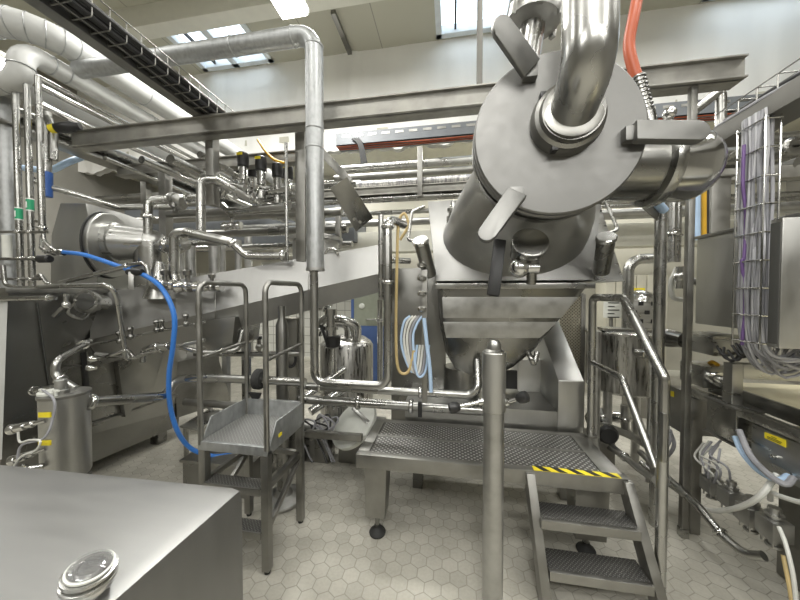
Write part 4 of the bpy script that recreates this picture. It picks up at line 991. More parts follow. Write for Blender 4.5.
# ---- thin hanger rods
for px, y0, y1, Y, lb in ((480, -10, 88, 2.3, 'square hanger rod from ceiling to beam left of the lid'), (483, -40, -39, 2.3, None)):
    if lb: a, b = P(px, y0, Y), P(px, y1, Y); G().box(a.x-.02, a.x+.02, Y-.02, Y+.02, b.z, ZC, .002).obj('hanger_rod', 'tray_steel', None, lb, 'rod')
a, b = Q(333, 12, ZC-.04), Q(350, 53, ZC-.04); G().bar(a, b, .07, .06).obj('ceiling_rail', 'steel_dark', None, 'short dark rail under the ceiling between the skylights', 'rail')
pipe([P(298, 150, 2.3), P(298, 300, 2.3)], .014, 'thin vertical rod pipe left of the vent pipe', tol=.2) if False else None
pipe([P(286, 143, 2.28), P(287, 262, 2.28)], .013, 'thin vertical conduit left of the vent pipe', tol=.2)
# ---- process pipe cluster and pneumatic valves
def pv(px, ytop, ybot, Y, r, label, lab=True):
    a = P(px, ytop, Y); b = P(px, ybot, Y); h = a.z-b.z
    t = thing('pneumatic_valve', label, 'valve', (a.x, Y, b.z), 'pneumatic valves above the process pipes')
    G().lathe((a.x, Y, b.z), (0, 0, 1), [(0, r*.8), (h*.12, r*.95), (h*.2, r*.9), (h*.26, r*.35), (h*.36, r*.35)], 20).obj('valve_body', 'steel_pipe', t)
    G().lathe((a.x, Y, b.z+h*.34), (0, 0, 1), [(0, r*.5), (.0, r), (h*.3, r), (h*.31, r*.7)], 20).obj('actuator', 'steel_polished', t)
    k = G().lathe((a.x, Y, b.z+h*.65), (0, 0, 1), [(0, r*1.0), (.01, r*1.25), (h*.15, r*1.25), (h*.16, r*1.3), (h*.33, r*1.22), (h*.35, r*1.0)], 20).obj('control_head', 'black_plastic', t)
    if lab: G().box(a.x-r*.7, a.x+r*.7, Y-r*1.34, Y-r*1.22, b.z+h*.9, b.z+h*.96, 0).obj('valve_label', 'yellow_label', k)
    return t
pv(243, 153, 194, 2.45, .038, 'leftmost front pneumatic valve with black head and yellow label')
pv(261, 157, 199, 2.45, .038, 'second front pneumatic valve with amber black head')
pv(277.5, 164, 204, 2.5, .038, 'third front pneumatic valve nearest the square post', False)
pv(236, 166, 198, 2.9, .04, 'rear pneumatic valve half hidden behind the leftmost one', False)
pv(252, 165, 200, 2.9, .04, 'rear pneumatic valve seen between the first and second front ones', False)
pv(288, 166, 204, 2.9, .04, 'rear pneumatic valve beside the thin conduit', True)
hose([P(258, 140, 2.6), P(266, 152, 2.55), P(275, 160, 2.55), P(285, 163, 2.6)], .012, 'yellow cable looping over the valve heads', 'yellow_cable', 'signal_cable', 'cable')
kw = dict(tol=.0)
pipe([P(148, 236, 2.2), P(148, 201, 2.2), P(171, 198, 2.3)], .034, 'elbow pipe rising beside the mitred barrel', bend=.07, clamps=((0, .55),), **kw)
pipe([P(183, 199, 2.35), P(222, 196, 2.4), P(228, 183, 2.4), P(245, 188, 2.42)], .032, 'stepped pipe leading right to the first valve', bend=.06, clamps=((0, .1),), **kw)
pipe([P(201, 238, 2.12), P(201, 179, 2.12), P(215, 180, 2.2), P(252, 201, 2.45)], .034, 'tall hooked pipe between the trough pipes and the valves', bend=.06, clamps=((0, .02),), **kw)
pipe([P(222, 205, 2.5), P(228, 211, 2.5), P(290, 206, 2.5)], .032, 'horizontal pipe under the valve row', bend=.05, **kw)
pipe([P(258, 193, 2.5), P(296, 189, 2.52)], .034, 'upper horizontal pipe joining the valves to the square post', clamps=((0, .1), (0, .9)), **kw)
pipe([P(262, 200, 2.6), P(300, 196, 2.6)], .030, 'rear pipe parallel to the valve pipe', **kw)
pipe([P(168, 214, 2.6), P(300, 208, 2.6)], .036, 'long straight pipe running behind the valve row', 'steel_frame', **kw)
q = pipe([P(177, 287, 2.05), P(174, 275, 2.05), P(174, 233, 2.05), P(186, 232, 2.07), P(222, 240, 2.12), P(232, 243, 2.15)], .036, 'bent pipe with long right slope above the trough', bend=.08, **kw)
pipe([P(232, 243, 2.15), P(246, 256, 2.2), P(286, 256, 2.25)], .030, 'sloping link pipe running right to the feed drum', bend=.08, clamps=((0, .05), (1, .92)), **kw)
pipe([P(178, 243, 2.3), P(222, 243, 2.3)], .026, 'short straight pipe behind the sloping pipe', **kw)
pipe([P(30, 178, 1.95), P(45, 186, 2.0), P(60, 190, 2.05), P(118, 207, 2.3), P(146, 207, 2.4), P(178, 207, 2.5)], .024, 'long kinked conduit descending from the left edge over the hood', bend=.08, **kw)
pipe([P(105, 158, 2.3), P(160, 181, 2.9), P(190, 194, 3.2)], .02, 'thin bright conduit slanting down under the left beam', 'steel_polished', **kw)
for k, (px, py, Y) in enumerate(((176, 199, 2.3), (178, 204, 2.36))):
    q = P(px, py, Y); t = thing('seat_valve', ('union fitting with hex nuts left of the hanger post', 'lower union fitting with hex nuts left of the hanger post')[k], 'valve', q)
    G().lathe(q-V((.07, 0, -.02)), (1, 0, -.3), [(0, .036), (.03, .05), (.06, .05), (.06, .038), (.09, .038), (.09, .052), (.12, .052), (.14, .036)], 12).obj('union_body', 'steel_worn', t)
    G().cyl(q, q+V((0, -.03, -.08)), .02, None, 10).obj('union_pin', 'steel_dark', t)
for k, (px, py, Y, s_, lb) in enumerate(((188, 287, 2.0, 1, 'cluster of polished fittings at the foot of the bent pipe'), (165, 285, 2.0, .9, 'chrome fitting left of the bent pipe foot'), (212, 287, 2.1, .8, 'chrome fitting between bent pipe and hoop rail'), (232, 226, 2.6, .9, 'steel ball fitting under the valve pipe'))):
    q = P(px, py, Y); t = thing('pipe_fitting', lb, 'fitting', q)
    G().ball(q, .045*s_, 14).lathe(q-V((.11*s_, 0, 0)), (1, 0, 0), [(0, .04*s_), (.03*s_, .05*s_), (.05*s_, .04*s_), (.17*s_, .04*s_), (.19*s_, .05*s_), (.22*s_, .04*s_)], 16).obj('fitting_body', 'steel_polished', t)
    G().cyl(q, q+V((0, 0, .1*s_)), .018*s_, None, 10).lathe(q+V((0, 0, .09*s_)), (0, 0, 1), [(0, .03*s_), (.03*s_, .034*s_), (.045*s_, .02*s_)], 12).obj('fitting_knob', 'steel_dark', t)
# yellow black motor sensor at the upper left
q = P(50, 129, 1.95); d = (P(70, 127, 2.0)-q).normalized()
t = thing('plug_sensor', 'black plug sensor with yellow collar behind the thin vertical pipes', 'sensor', q)
G().lathe(q, d, [(0, .03), (.04, .035)], 18).obj('yellow_collar', 'yellow_label', t); G().lathe(q+d*.04, d, [(0, .035), (.05, .042), (.12, .042), (.14, .03), (.17, .028)], 18).obj('plug_body', 'black_plastic', t)
pipe([P(42, 115, 2.0), P(48, 118, 2.0), P(53, 130, 2.0), P(53, 160, 2.0)], .03, 'hooked steel pipe holding the yellow collared sensor', tol=0, bend=.05)
q = P(47, 184, 2.0); t = thing('blue_coupling', 'blue plastic pipe sleeve behind the thin vertical pipes', 'sleeve', q)
G().cyl(P(47, 197, 2.0), P(47, 172, 2.0), .035, None, 18, .004).obj('sleeve', 'blue_plastic', t); G().cyl(P(47, 172, 2.0), P(47, 110, 2.0), .03, None, 16).obj('sleeve_pipe', 'steel_pipe', t)
hose([P(24, 168, 2.4), P(50, 170, 2.4), P(66, 163, 2.4), P(85, 156, 2.6)], .03, 'pale blue flexible hose behind the thin vertical pipes', 'pale_blue_hose', 'flexible_hose')
# ================================================================ right side: conveyor, cabinets
CX = 1.60
t = thing('belt_conveyor', 'long steel belt conveyor with pale wet bed coloured as backlit on the right', 'conveyor', (1.85, 1.6, 0))
RZ = .965
G().box(CX-.02, CX+.02, .8, 2.35, RZ-.052, RZ, .004).obj('side_rail', 'steel_pipe', t)
G().box(CX+.70, CX+.74, .8, 2.35, RZ-.06, RZ, .004).obj('side_rail', 'steel_frame', t)
G().box(CX+.10, CX+.70, .8, 2.30, RZ+.03, RZ+.05, .004).obj('conveyor_bed', 'lit_pale_belt', t)
G().box(CX+.09, CX+.11, .8, 2.30, RZ-.02, RZ+.06, .003).obj('bed_edge', 'steel_dark', t)
G().box(CX+.68, CX+.70, .8, 2.30, RZ-.02, RZ+.16, .003).obj('back_guide', 'steel_frame', t)
for y in (1.15, 2.28):
    for x in (CX, CX+.72): G().box(x-.03, x+.03, y-.03, y+.03, 0, RZ-.06, .003).obj('leg', 'steel_frame', t)
# gate frame standing on the rail
y_ = 2.02; a = P(729, 405, y_)
gf = thing('gate_frame', 'square steel guard frame standing on the conveyor rail', 'frame', (CX, y_, RZ))
zt = P(734, 363, y_).z
G().box(CX-.02, CX+.035, y_-.03, y_+.03, RZ, zt, .004).obj('upright', 'steel', gf)
G().box(CX+.035, CX+.80, y_-.03, y_+.03, zt-.085, zt, .004).obj('top_rail', 'steel', gf)
G().box(CX+.745, CX+.80, y_-.03, y_+.03, RZ, zt-.085, .004).obj('upright', 'steel', gf)
# trough box with yellow label beneath rail
tb = thing('drip_box', 'grey steel box with yellow label hanging under the conveyor rail', 'box', (CX+.1, 1.4, .5))
zz = P(800, 470, 1.5).z
G().box(CX-.015, CX+.3, .95, 1.88, .70, .906, .008).obj('box_shell', 'steel', tb)
def onx(px, py, x): d = ray(px, py); return CAM+d*(x/d.x)
c = [onx(765, 432, CX-.016), onx(786, 440, CX-.016), onx(786, 447.5, CX-.016), onx(765, 438, CX-.016)]
lb = G().prism(c, (-.002, 0, 0)).obj('warning_label', 'yellow_label', tb, 'yellow warning label')
g = G()
for (u0, u1, v) in ((.35, .6, .25), (.15, .85, .5), (.15, .8, .72)):
    def bl(u, v): return c[0].lerp(c[1], u).lerp(c[3].lerp(c[2], u), v)+V((-.003, 0, 0))
    g.prism([bl(u0, v), bl(u1, v), bl(u1, v+.07), bl(u0, v+.07)], (-.001, 0, 0))
g.obj('label_print', 'black_plastic', lb)
q = onx(774, 457, CX-.016); G().lathe(q, (-1, 0, 0), [(0, .012), (.012, .012), (.016, .006)], 12).obj('box_screw', 'steel_polished', tb)
# cabinets
CB = 1.585
t = thing('wall_cabinet', 'brushed stainless control cabinet behind the grey cable bundle', 'cabinet', (1.85, 2.0, 1.4))
G().box(CB, CB+.5, 1.62, 2.27, 1.40, 1.955, .006).obj('cabinet_body', 'steel_brushed', t)
G().prism([(CB-.01, 1.62, 1.95), (CB-.01, 2.28, 1.95), (CB+.5, 2.28, 2.05), (CB+.5, 1.62, 2.05)], (0, 0, .02), .003).obj('sloped_roof', 'steel_frame', t)
t = thing('front_cabinet', 'nearer stainless cabinet at the right edge with dark side', 'cabinet', (1.7, 1.5, 1.36))
xf = P(781, 280, 1.47).x
G().box(xf, xf+.6, 1.47, 1.52, P(790, 349, 1.47).z, P(790, 217, 1.47).z, .006).obj('cabinet_body', 'steel_brushed', t)
G().box(xf-.002, xf+.002, 1.475, 1.515, P(790, 345, 1.47).z, P(790, 221, 1.47).z, .001).obj('dark_side', 'dark_gap', t)  # near-black sheet darkens the cabinet's side face
# junction box and pumps below the rail
q0 = onx(707, 418, CX-.02); jy = q0.y
t = thing('junction_box', 'small dark steel junction box with lid under the conveyor rail', 'junction box', (CX+.02, 1.9, .65))
y0, y1 = onx(736, 420, CX-.04).y, onx(706, 420, CX-.04).y
za, zb = onx(720, 404, CX-.04).z, onx(720, 437, CX-.04).z
G().box(CX-.04, CX+.10, y0, y1, zb, za, .01).obj('box_body', 'steel_pipe', t); G().box(CX-.05, CX+.11, y0-.01, y1+.01, za, za+.012, .004).obj('box_lid', 'steel_frame', t); G().box(CX-.05, CX+.11, y0-.01, y1+.01, zb-.01, zb, .004).obj('box_base', 'steel_frame', t)
def cap(px, py, x, s, lb):
    q = onx(px, py, x)
    t = thing('solenoid_valve', lb, 'valve', q, 'square solenoid valves under the conveyor')
    h = .045*s
    G().box(q.x-h, q.x+h, q.y-h, q.y+h, q.z-h*1.15, q.z+h*1.0, .006).obj('square_block', 'steel_worn', t)
    G().lathe((q.x, q.y, q.z+h*.8), (0, 0, 1), [(0, h*.8), (h*.25, h*.8), (h*.25, h*.5), (h*.5, h*.5), (h*.5, h*.75), (h*.75, h*.75), (h*.75, h*.45), (h*1.1, h*.4), (h*1.1, h*.55), (h*1.4, h*.5)], 18).obj('top_fitting', 'steel_worn', t)
    for a, b in ((-1, -1), (1, -1), (1, 1), (-1, 1)): G().cyl((q.x+a*h*.6, q.y+b*h*.6, q.z-h*.8), (q.x+a*h*.6, q.y+b*h*.6, q.z-h*1.9), h*.1, None, 8).obj('tie_rod', 'steel_pipe', t)
    G().lathe((q.x, q.y, q.z-h*2.2), (0, 0, 1), [(0, h*.4), (h*.1, h*.65), (h*.35, h*.65), (h*.4, h*.4), (h*1.5, h*.4)], 18).obj('bottom_fitting', 'steel_worn', t)
cap(712, 484, CX-.03, .9, 'square valve block, farthest of four under the conveyor')
cap(731, 497, CX-.05, .92, 'square valve block, second farthest under the conveyor')
cap(751, 514, CX-.07, .94, 'square valve block, third along the row under the conveyor')
cap(774, 527, CX-.09, .96, 'square valve block, nearest of four at the right edge')
# added dark box on the floor, gives the murk behind valves
G().box(CX+.24, CX+.6, .8, 2.02, .0, .60, .01).obj('murk_box', 'steel_frame', None, 'dark box added for the murk behind the square valve blocks', 'housing')
# floor pipe
o = pipe([onx(640, 452, 1.42), onx(700, 508, 1.45), onx(722, 535, 1.47), onx(745, 555, 1.5), onx(764, 556, 1.53)], .022, 'drain pipe snaking along the floor edge under the conveyor', tol=0, bend=.08, clamps=((1, .9),))
pipe([onx(640, 462, 1.35), onx(690, 500, 1.5)], .016, 'thin floor pipe running toward the tall column', tol=0)
# hoses
def hx(pts, r, lb, mat, **k):
    return hose([onx(px, py, x) for px, py, x in pts], r, lb, mat, **k)
hx([(735, 436, CX-.06), (742, 452, CX-.06), (758, 470, CX-.08), (778, 480, CX-.08), (788, 476, CX-.02)], .014, 'grey blue hose curving down from the junction box', 'pale_blue_hose')
hx([(739, 430, CX-.06), (750, 455, CX-.08), (768, 474, CX-.1), (785, 484, CX-.08), (793, 478, CX-.02)], .014, 'grey hose curving down beside the blue one', 'grey_cable')
hx([(702, 509, CX-.08), (718, 511, CX-.1), (740, 507, CX-.12), (760, 496, CX-.12), (777, 474, CX-.04)], .013, 'pale hose swinging from the column foot up to the grey box', 'pale_cable')
hx([(770, 500, CX-.03), (771, 493, CX-.05), (780, 496, CX-.08), (800, 502, CX-.08), (815, 500, CX-.08)], .011, 'pale hose leaving the nearest valve block to the right edge', 'pale_cable')
hx([(779, 527, CX-.12), (786, 545, CX-.14), (793, 575, CX-.16), (797, 610, CX-.16)], .008, 'thin pale tube hanging to the floor at the right edge', 'pale_cable')
hx([(783, 555, CX-.06), (790, 590, CX-.08), (793, 612, CX-.08)], .008, 'thin brown tube beside the pale tube at the right edge', 'tan_cable')
for k in range(9):
    px = 702+random.uniform(0, 22); py = 440+random.uniform(0, 10)
    hx([(px, py, CX-.03), (px-7+random.uniform(-5, 5), py+14, CX-.06), (px+random.uniform(-9, 12), py+27, CX-.07), (px+random.uniform(-12, 12), py+42, CX-.02)], .006, 'thin tangled cable hanging under the junction box', 'pale_cable' if k % 2 else 'grey_cable', name='thin_cable', cat='cable', group='tangled cables under the junction box', k=5, n=7)
for k in range(8):
    px = 716+k*4; py = 345+random.uniform(-2, 6)
    hx([(px, py, CX+.03), (px+6+random.uniform(-6, 6), py+10, CX), (px+14, py+random.uniform(2, 15), CX+.02), (px+22, py+random.uniform(-5, 8), CX+.08)], .007, 'dark cable looping under the control cabinet', 'black_cable', name='black_cable', cat='cable', group='dark cables under the cabinet', k=5, n=7)
hx([(707, 366, CX+.15), (712, 362, CX+.1), (718, 365, CX+.1)], .012, 'amber cable under the cabinet behind the column', 'yellow_cable', name='amber_cable', cat='cable')
# motor on the conveyor head
q = onx(706, 344, CX+.05)
t = thing('drive_motor', 'boxy steel drive motor beside the column under the control cabinet', 'motor', q)
G().box(q.x-.05, q.x+.16, q.y-.12, q.y+.14, q.z-.06, q.z+.07, .02).obj('motor_block', 'steel', t); G().lathe(q+V((-.04, .16, 0)), (-.3, 1, 0), [(-.02, .05), (.06, .065), (.12, .065), (.13, .04)], 20).obj('motor_flange', 'steel_dark', t)
q = onx(706, 374, CX+.05)
t = thing('shaft_bearing', 'steel bearing block with shaft stub on the conveyor head', 'bearing', q)
G().box(q.x-.06, q.x+.12, q.y-.06, q.y+.14, q.z-.08, q.z+.06, .01).obj('bearing_block', 'steel_pipe', t); G().lathe(q+V((-.02, -.06, 0)), (0, -1, 0), [(0, .03), (.05, .03), (.05, .045), (.08, .045), (.08, .025), (.16, .025), (.17, .018)], 16).obj('shaft_stub', 'steel_polished', t)
# box with yellow sticker behind the handrail
a = onx(678, 412, CX+.0)
G_ = thing('terminal_box', 'grey terminal box with small yellow sticker left of the column', 'box', a)
y0, y1 = onx(685, 400, CX).y, onx(668, 400, CX).y
G().box(CX-.0, CX+.2, y0, y1, onx(676, 430, CX).z, onx(676, 388, CX).z, .006).obj('box_body', 'steel_frame', G_)
c = [onx(671, 391, CX-.002), onx(674, 391.5, CX-.002), onx(674, 397, CX-.002), onx(671, 396, CX-.002)]; G().prism(c, (-.003, 0, 0)).obj('yellow_sticker', 'yellow_label', G_)

# ================================================================ behind the handrail: tank, pump
YT = 3.0
ctr = P(622, 370, YT); r = 33/300*((ctr-CAM).dot(FW))*.95
zt, zb = P(622, 337, YT-r).z, P(622, 404, YT-r).z
t = thing('round_tank', 'round stainless tank with streaked wall behind the handrail', 'tank', (ctr.x, YT, 0))
G().lathe((ctr.x, YT, zb), (0, 0, 1), [(0, .05), (.03, r*.7), (.07, r), (zt-zb, r)], 44).obj('tank_shell', 'wet_tank', t)
G().lathe((ctr.x, YT, zt), (0, 0, 1), [(0, r), (.0, r+.012), (.018, r+.012), (.03, r*.9), (.04, r*.2)], 44).obj('tank_lid', 'steel_polished', t)
G().bar((ctr.x-r*.8, YT-.1, zt+.045), (ctr.x+r*.7, YT-.12, zt+.045), .12, .02).obj('lid_flap', 'steel_polished', t)
for a in (.6, 2.2, 3.8, 5.4): G().tube([(ctr.x+r*.8*math.cos(a), YT+r*.8*math.sin(a), zb+.1), (ctr.x+r*.8*math.cos(a), YT+r*.8*math.sin(a), 0)], .035, 0).obj('leg', 'steel_worn', t)
pipe([(P(594, 420, 2.7).x, 2.68, 0), (P(594, 420, 2.7).x, 2.68, zt+.05)], .035, 'upright steel pipe in front of the streaked tank', 'steel_worn')
q = P(606, 433, 2.75); t = thing('feed_pump', 'round feed pump motor on the floor under the streaked tank', 'pump', (q.x, 2.8, 0))
d = V((-.1, -1, 0)).normalized(); m_ = V((q.x, 2.72, q.z))
G().lathe(m_-d*.36, d, [(0, .065), (.05, .075), (.30, .075), (.30, .082), (.36, .082)], 26).obj('motor_shell', 'steel_pipe', t); G().lathe(m_, d, [(0, .08), (.02, .07), (.03, .06)], 26).obj('fan_cover', 'black_plastic', t)
G().box(q.x-.1, q.x+.1, 2.8, 3.05, 0, q.z-.09, .01).obj('pump_foot', 'steel_frame', t)
G().lathe(m_-d*.4+V((.0, 0, 0)), (1, 0, 0), [(0, .05), (.3, .05)], 18).obj('pump_pipe', 'steel_polished', t)
for k, (pts, r_, lb) in enumerate((([(600, 408, 2.9), (604, 425, 2.85), (612, 428, 2.9), (640, 440, 2.9)], .03, 'bent pipe leading from the tank bottom to the pump'), ([(625, 405, 3.0), (625, 432, 3.0), (655, 450, 2.9)], .035, 'drain pipe under the streaked tank going right'), ([(612, 446, 2.7), (640, 470, 2.3), (655, 480, 2.15)], .022, 'thin pipe on the floor right of the platform'), ([(600, 442, 2.9), (655, 478, 2.4)], .018, 'second thin pipe on the floor right of the platform'))):
    pipe([P(*p) for p in pts], r_, lb, 'steel_worn', tol=0, bend=.08, clamps=((0, .5),))
for k in range(4):
    a = (640+k*4, 418+k*6)
    hose([P(a[0]+18, a[1]-6, 2.5), P(a[0]+22, a[1]+10, 2.4), P(a[0]+12, a[1]+22, 2.5), P(a[0]+4, a[1]+12, 2.7)], .012, 'grey hose looping on the floor between tank and column', 'grey_cable', 'floor_hose', 'hose', 'grey hoses behind the handrail', 5)
hose([P(645, 353, 2.62), P(651, 360, 2.6), P(652, 400, 2.6), P(650, 440, 2.6)], .014, 'white tube hanging down the streaked tank wall', 'pale_cable', 'white_tube')
q = P(645, 354, 2.64); G().lathe(q+V((-.03, .05, 0)), (.3, -1, 0), [(0, .03), (.06, .035), (.08, .03)], 16).obj('tank_nozzle', 'steel_polished', None, 'small nozzle on the tank wall feeding the white tube', 'nozzle')
# post with pale blue sleeve
a = P(661, 212, 2.3)
t = thing('guard_post', 'upright tube with gusset and pale blue bent sleeve behind the handrail post', 'post', (a.x, 2.3, 0))
G().tube([(a.x, 2.3, 0), (a.x, 2.3, a.z)], .034, 0, 18).obj('upright_tube', 'steel_pipe', t)
G().tube(spline([P(664, 211, 2.28), P(657, 203, 2.25), P(648, 196, 2.2), P(641, 192.5, 2.15)]), .028, 0, 12).obj('blue_sleeve', 'pale_blue_hose', t)
G().prism([P(634, 200, 2.2), P(642, 196, 2.2), P(662, 213, 2.3), P(661, 224, 2.3)], (0, .01, 0), .002).obj('gusset', 'steel_frame', t)
pipe([P(627, 335, 3.1), P(627, 259, 3.1), P(668, 257, 3.1)], .045, 'elbow pipe with wide bend behind the guard post', bend=.12, clamps=((0, .05),), tol=.2)
pipe([P(673, 192, 2.9), P(673, 262, 2.9)], .035, 'upright pipe between guard post and column', tol=.2, clamps=((0, .6),)); pipe([P(679, 192, 2.9), P(679, 262, 2.9)], .022, 'second thin upright pipe against the column', tol=.2, clamps=((0, .62),))
hose([P(677, 268, 2.7), P(671, 283, 2.7), P(673, 297, 2.7), P(683, 300, 2.7)], .018, 'white curved tube left of the column', 'pale_cable', 'white_tube')
q = P(679, 277, 2.65); t = thing('angle_valve', 'small chrome angle valve left of the column above the white tube', 'valve', q); G().ball(q, .04).cyl(q-V((.0, 0, .09)), q+V((0, 0, .08)), .025).obj('valve_body', 'steel_polished', t); G().cyl(q, q+V((.12, -.04, -.05)), .02, .03).obj('valve_stem', 'steel_dark', t)
# chequer hole screen, signs and panels at the back right
q = P(647, 310, 4.2)
t = thing('hole_drum', 'perforated stainless drum with domed top at the back right', 'drum', (q.x, 4.2, 0))
zt, zb = P(647, 300, 4.2).z, P(647, 338, 4.2).z
w = 15/300*((q-CAM).dot(FW))
sh = G().box(q.x-w, q.x+w, 4.2, 4.25, zb, zt, .01).obj('drum_wall', 'steel', t)
g = G()
for i in range(5):
    for j in range(4):
        if (i+j) % 2 == 0: g.box(q.x-w*.75+i*w*.375-.028, q.x-w*.75+i*w*.375+.028, 4.192, 4.199, zb+.1+j*.11-.025, zb+.1+j*.11+.025, .004)
g.obj('wall_hole', 'black_plastic', sh)
G().lathe((q.x, 4.36, zt-.02), (0, 0, 1), [(0, w*.98), (.06, w*.9), (.12, w*.6), (.15, .02)], 32).obj('dome', 'steel_polished', t)
G().box(q.x-w*.9, q.x+w*.9, 4.26, 4.4, 0, zb, .01).obj('stand', 'steel_frame', t)
q = P(614, 308, 4.6); s = thing('notice_board', 'small pale notice plate with lines of text behind the tank', 'sign', q)
a, b = P(604, 298, 4.6), P(623, 318, 4.6)
G().box(a.x, b.x, 4.6, 4.62, b.z, a.z, .004).obj('plate', 'white_plastic', s)
g = G()
for k in range(5): g.box(a.x+.05, b.x-.05-.06*(k % 2), 4.594, 4.599, a.z-.06-k*.05-.012, a.z-.06-k*.05, 0)
g.obj('text_lines', 'black_plastic', s); G().tube([((a.x+b.x)/2, 4.66, b.z+.1), ((a.x+b.x)/2, 4.66, 0)], .025, 0).obj('sign_post', 'steel_frame', s)
a, b = P(606, 274, 5.9), P(668, 298, 5.9)
t = thing('switch_cabinets', 'row of beige grey switch cabinets on the back wall right', 'cabinet', (a.x, 5.9, 0))
for k in range(6):
    x0 = a.x+(b.x-a.x)*k/6; d = G().box(x0+.006, x0+(b.x-a.x)/6-.006, 5.9, 6.3, 0, P(640, 275, 5.9).z, .006).obj('cabinet_door', 'soffit', t)
q0, q1 = P(631, 288, 5.88), P(645, 292, 5.88); G().box(q0.x, q1.x, 5.88, 5.898, q1.z, q0.z, 0).obj('yellow_strip', 'yellow_label', t)
# mesh screen right of the kettle
a, b = P(566, 300, 3.25), P(586, 345, 3.25)
t = thing('mesh_screen', 'tall fine mesh guard screen right behind the kettle', 'screen', (a.x, 3.25, 0))
x0, x1 = P(560, 320, 3.25).x, P(583, 320, 3.25).x; zt = P(570, 296, 3.25).z
G().box(x0, x1, 3.25, 3.262, .1, zt, 0).obj('mesh_panel', 'fine_mesh', t)
g = G(); g.box(x1-.02, x1+.02, 3.24, 3.28, 0, zt+.02, .003); g.box(x0, x1, 3.24, 3.28, zt, zt+.03, .003); g.obj('screen_frame', 'steel_frame', t)

# bent pipe rail upper right
pipe([P(693, 112, 2.9), P(716, 94, 2.9), P(721, 94, 2.9), P(721, 165, 2.9)], .035, 'bent tube rising behind the end cap of the branch', tol=0, bend=.06)
pipe([P(725, 160, 3.2), P(800, 112, 2.4)], .022, 'slanting thin pipe under the upper right tray', tol=0)
pipe([P(800, 142, 3.3), P(785, 143, 3.3), P(785, 152, 3.3), P(810, 151, 3.3)], .04, 'dark U bend pipe at the upper right edge', 'steel_dark', tol=0, bend=.08)
pipe([P(760, 175, 3.3), P(800, 163, 3.0)], .05, 'dark slanting pipe behind the grey cable bundle', 'steel_dark', tol=0)
q = P(770, 172, 3.0); G().box(1.75, 4.0, 3.0, 3.08, q.z-.05, q.z+.05, .004).obj('rack_rail', 'beam_galvanized', None, 'horizontal rack rail behind the grey cable bundle', 'rail')
# ================================================================ behind the trough: tanks, door, hoses
YB2 = 3.2
c = P(347, 370, YB2); r = 26/300*((c-CAM).dot(FW))
zt = P(347, 345, YB2).z
t = thing('domed_tank', 'round tank with domed top behind the U pipe', 'tank', (c.x, YB2, 0))
G().lathe((c.x, YB2, .12), (0, 0, 1), [(0, r*.7), (.05, r), (zt-.12, r), (zt-.08, r*.93), (zt-.03, r*.7), (zt, r*.3), (zt+.01, .02)], 40).obj('tank_shell', 'wet_tank', t)
G().lathe((c.x, YB2, .0), (0, 0, 1), [(0, r*.72), (.14, r*.72)], 30).obj('skirt', 'steel_dark', t)
G().lathe((c.x+.06, YB2-.1, zt-.04), (0, 0, 1), [(0, .10), (.1, .10), (.1, .12), (.13, .12), (.14, .09)], 24).obj('manhole', 'steel_polished', t)
G().tube([(c.x+.06, YB2-.1, zt+.08), (c.x+.06, YB2-.1, zt+.26), (c.x-.25, YB2-.1, zt+.26)], .05, .1).obj('dome_pipe', 'steel_polished', t)
q = P(333, 360, 2.75)
t = thing('sample_valve', 'valve with black bowl and steel stem hanging before the domed tank', 'valve', q)
zc = P(333, 343, 2.75).z
G().lathe((q.x, 2.75, zc), (0, 0, 1), [(-.05, .03), (-.03, .07), (.06, .075), (.07, .06)], 22).obj('bowl', 'black_plastic', t); G().lathe((q.x, 2.75, zc-.05), (0, 0, -1), [(0, .025), (.12, .025), (.12, .04), (.24, .04), (.25, .02)], 16).obj('stem', 'steel_polished', t)
G().lathe((q.x-.02, 2.75, zc+.07), (0, 0, 1), [(0, .05), (.06, .05), (.06, .07), (.09, .07), (.09, .04), (.2, .04), (.2, .06), (.26, .06)], 16).obj('union_stack', 'steel_polished', t)
G().bar(P(321, 325, 2.7), P(328, 345, 2.68), .03, .02).obj('grip', 'black_plastic', t)
for pts, r_, lb in (([(318, 335, 2.85), (322, 318, 2.85), (345, 320, 2.85), (357, 325, 2.9), (357, 340, 3.0)], .045, 'curved polished pipe over the domed tank'), ([(300, 400, 2.6), (345, 368, 2.9)], .035, 'pipe slanting up before the domed tank'), ([(310, 412, 2.55), (342, 390, 2.8)], .04, 'lower slanting pipe before the domed tank'), ([(322, 310, 2.8), (330, 292, 2.8), (330, 280, 2.8)], .05, 'upright pipe under the trough above the sample valve'), ([(380, 300, 3.1), (380, 350, 3.1), (380, 385, 3.1)], .03, 'slim upright pipe left of the U pipe leg')):
    pipe([P(*p) for p in pts], r_, lb, 'steel_polished', tol=0, bend=.1, clamps=((0, .4),))
for k, (px, y0, y1, Y, w, lb) in enumerate(((294, 318, 470, 2.55, .12, 'wide dark steel column behind the step stand'), (246, 330, 402, 3.4, .08, 'thin dark post behind the step stand'), (208, 330, 450, 3.8, .19, 'dark square column under the trough on the left'), (226, 350, 430, 3.3, .07, 'pale thin post seen between the hoop rails'))):
    a = P(px, y0, Y); G().box(a.x-w/2, a.x+w/2, Y-w/2, Y+w/2, 0, a.z, .004).obj('support_column', 'steel_dark' if k != 3 else 'steel_worn', None, lb, 'column')
# black cable loop on column
G().torus(P(289, 358, 2.45), (.3, 1, 0), .08, .012, 24, 8).obj('cable_loop', 'black_cable', None, 'coil of black cable hung on the wide dark column', 'cable')
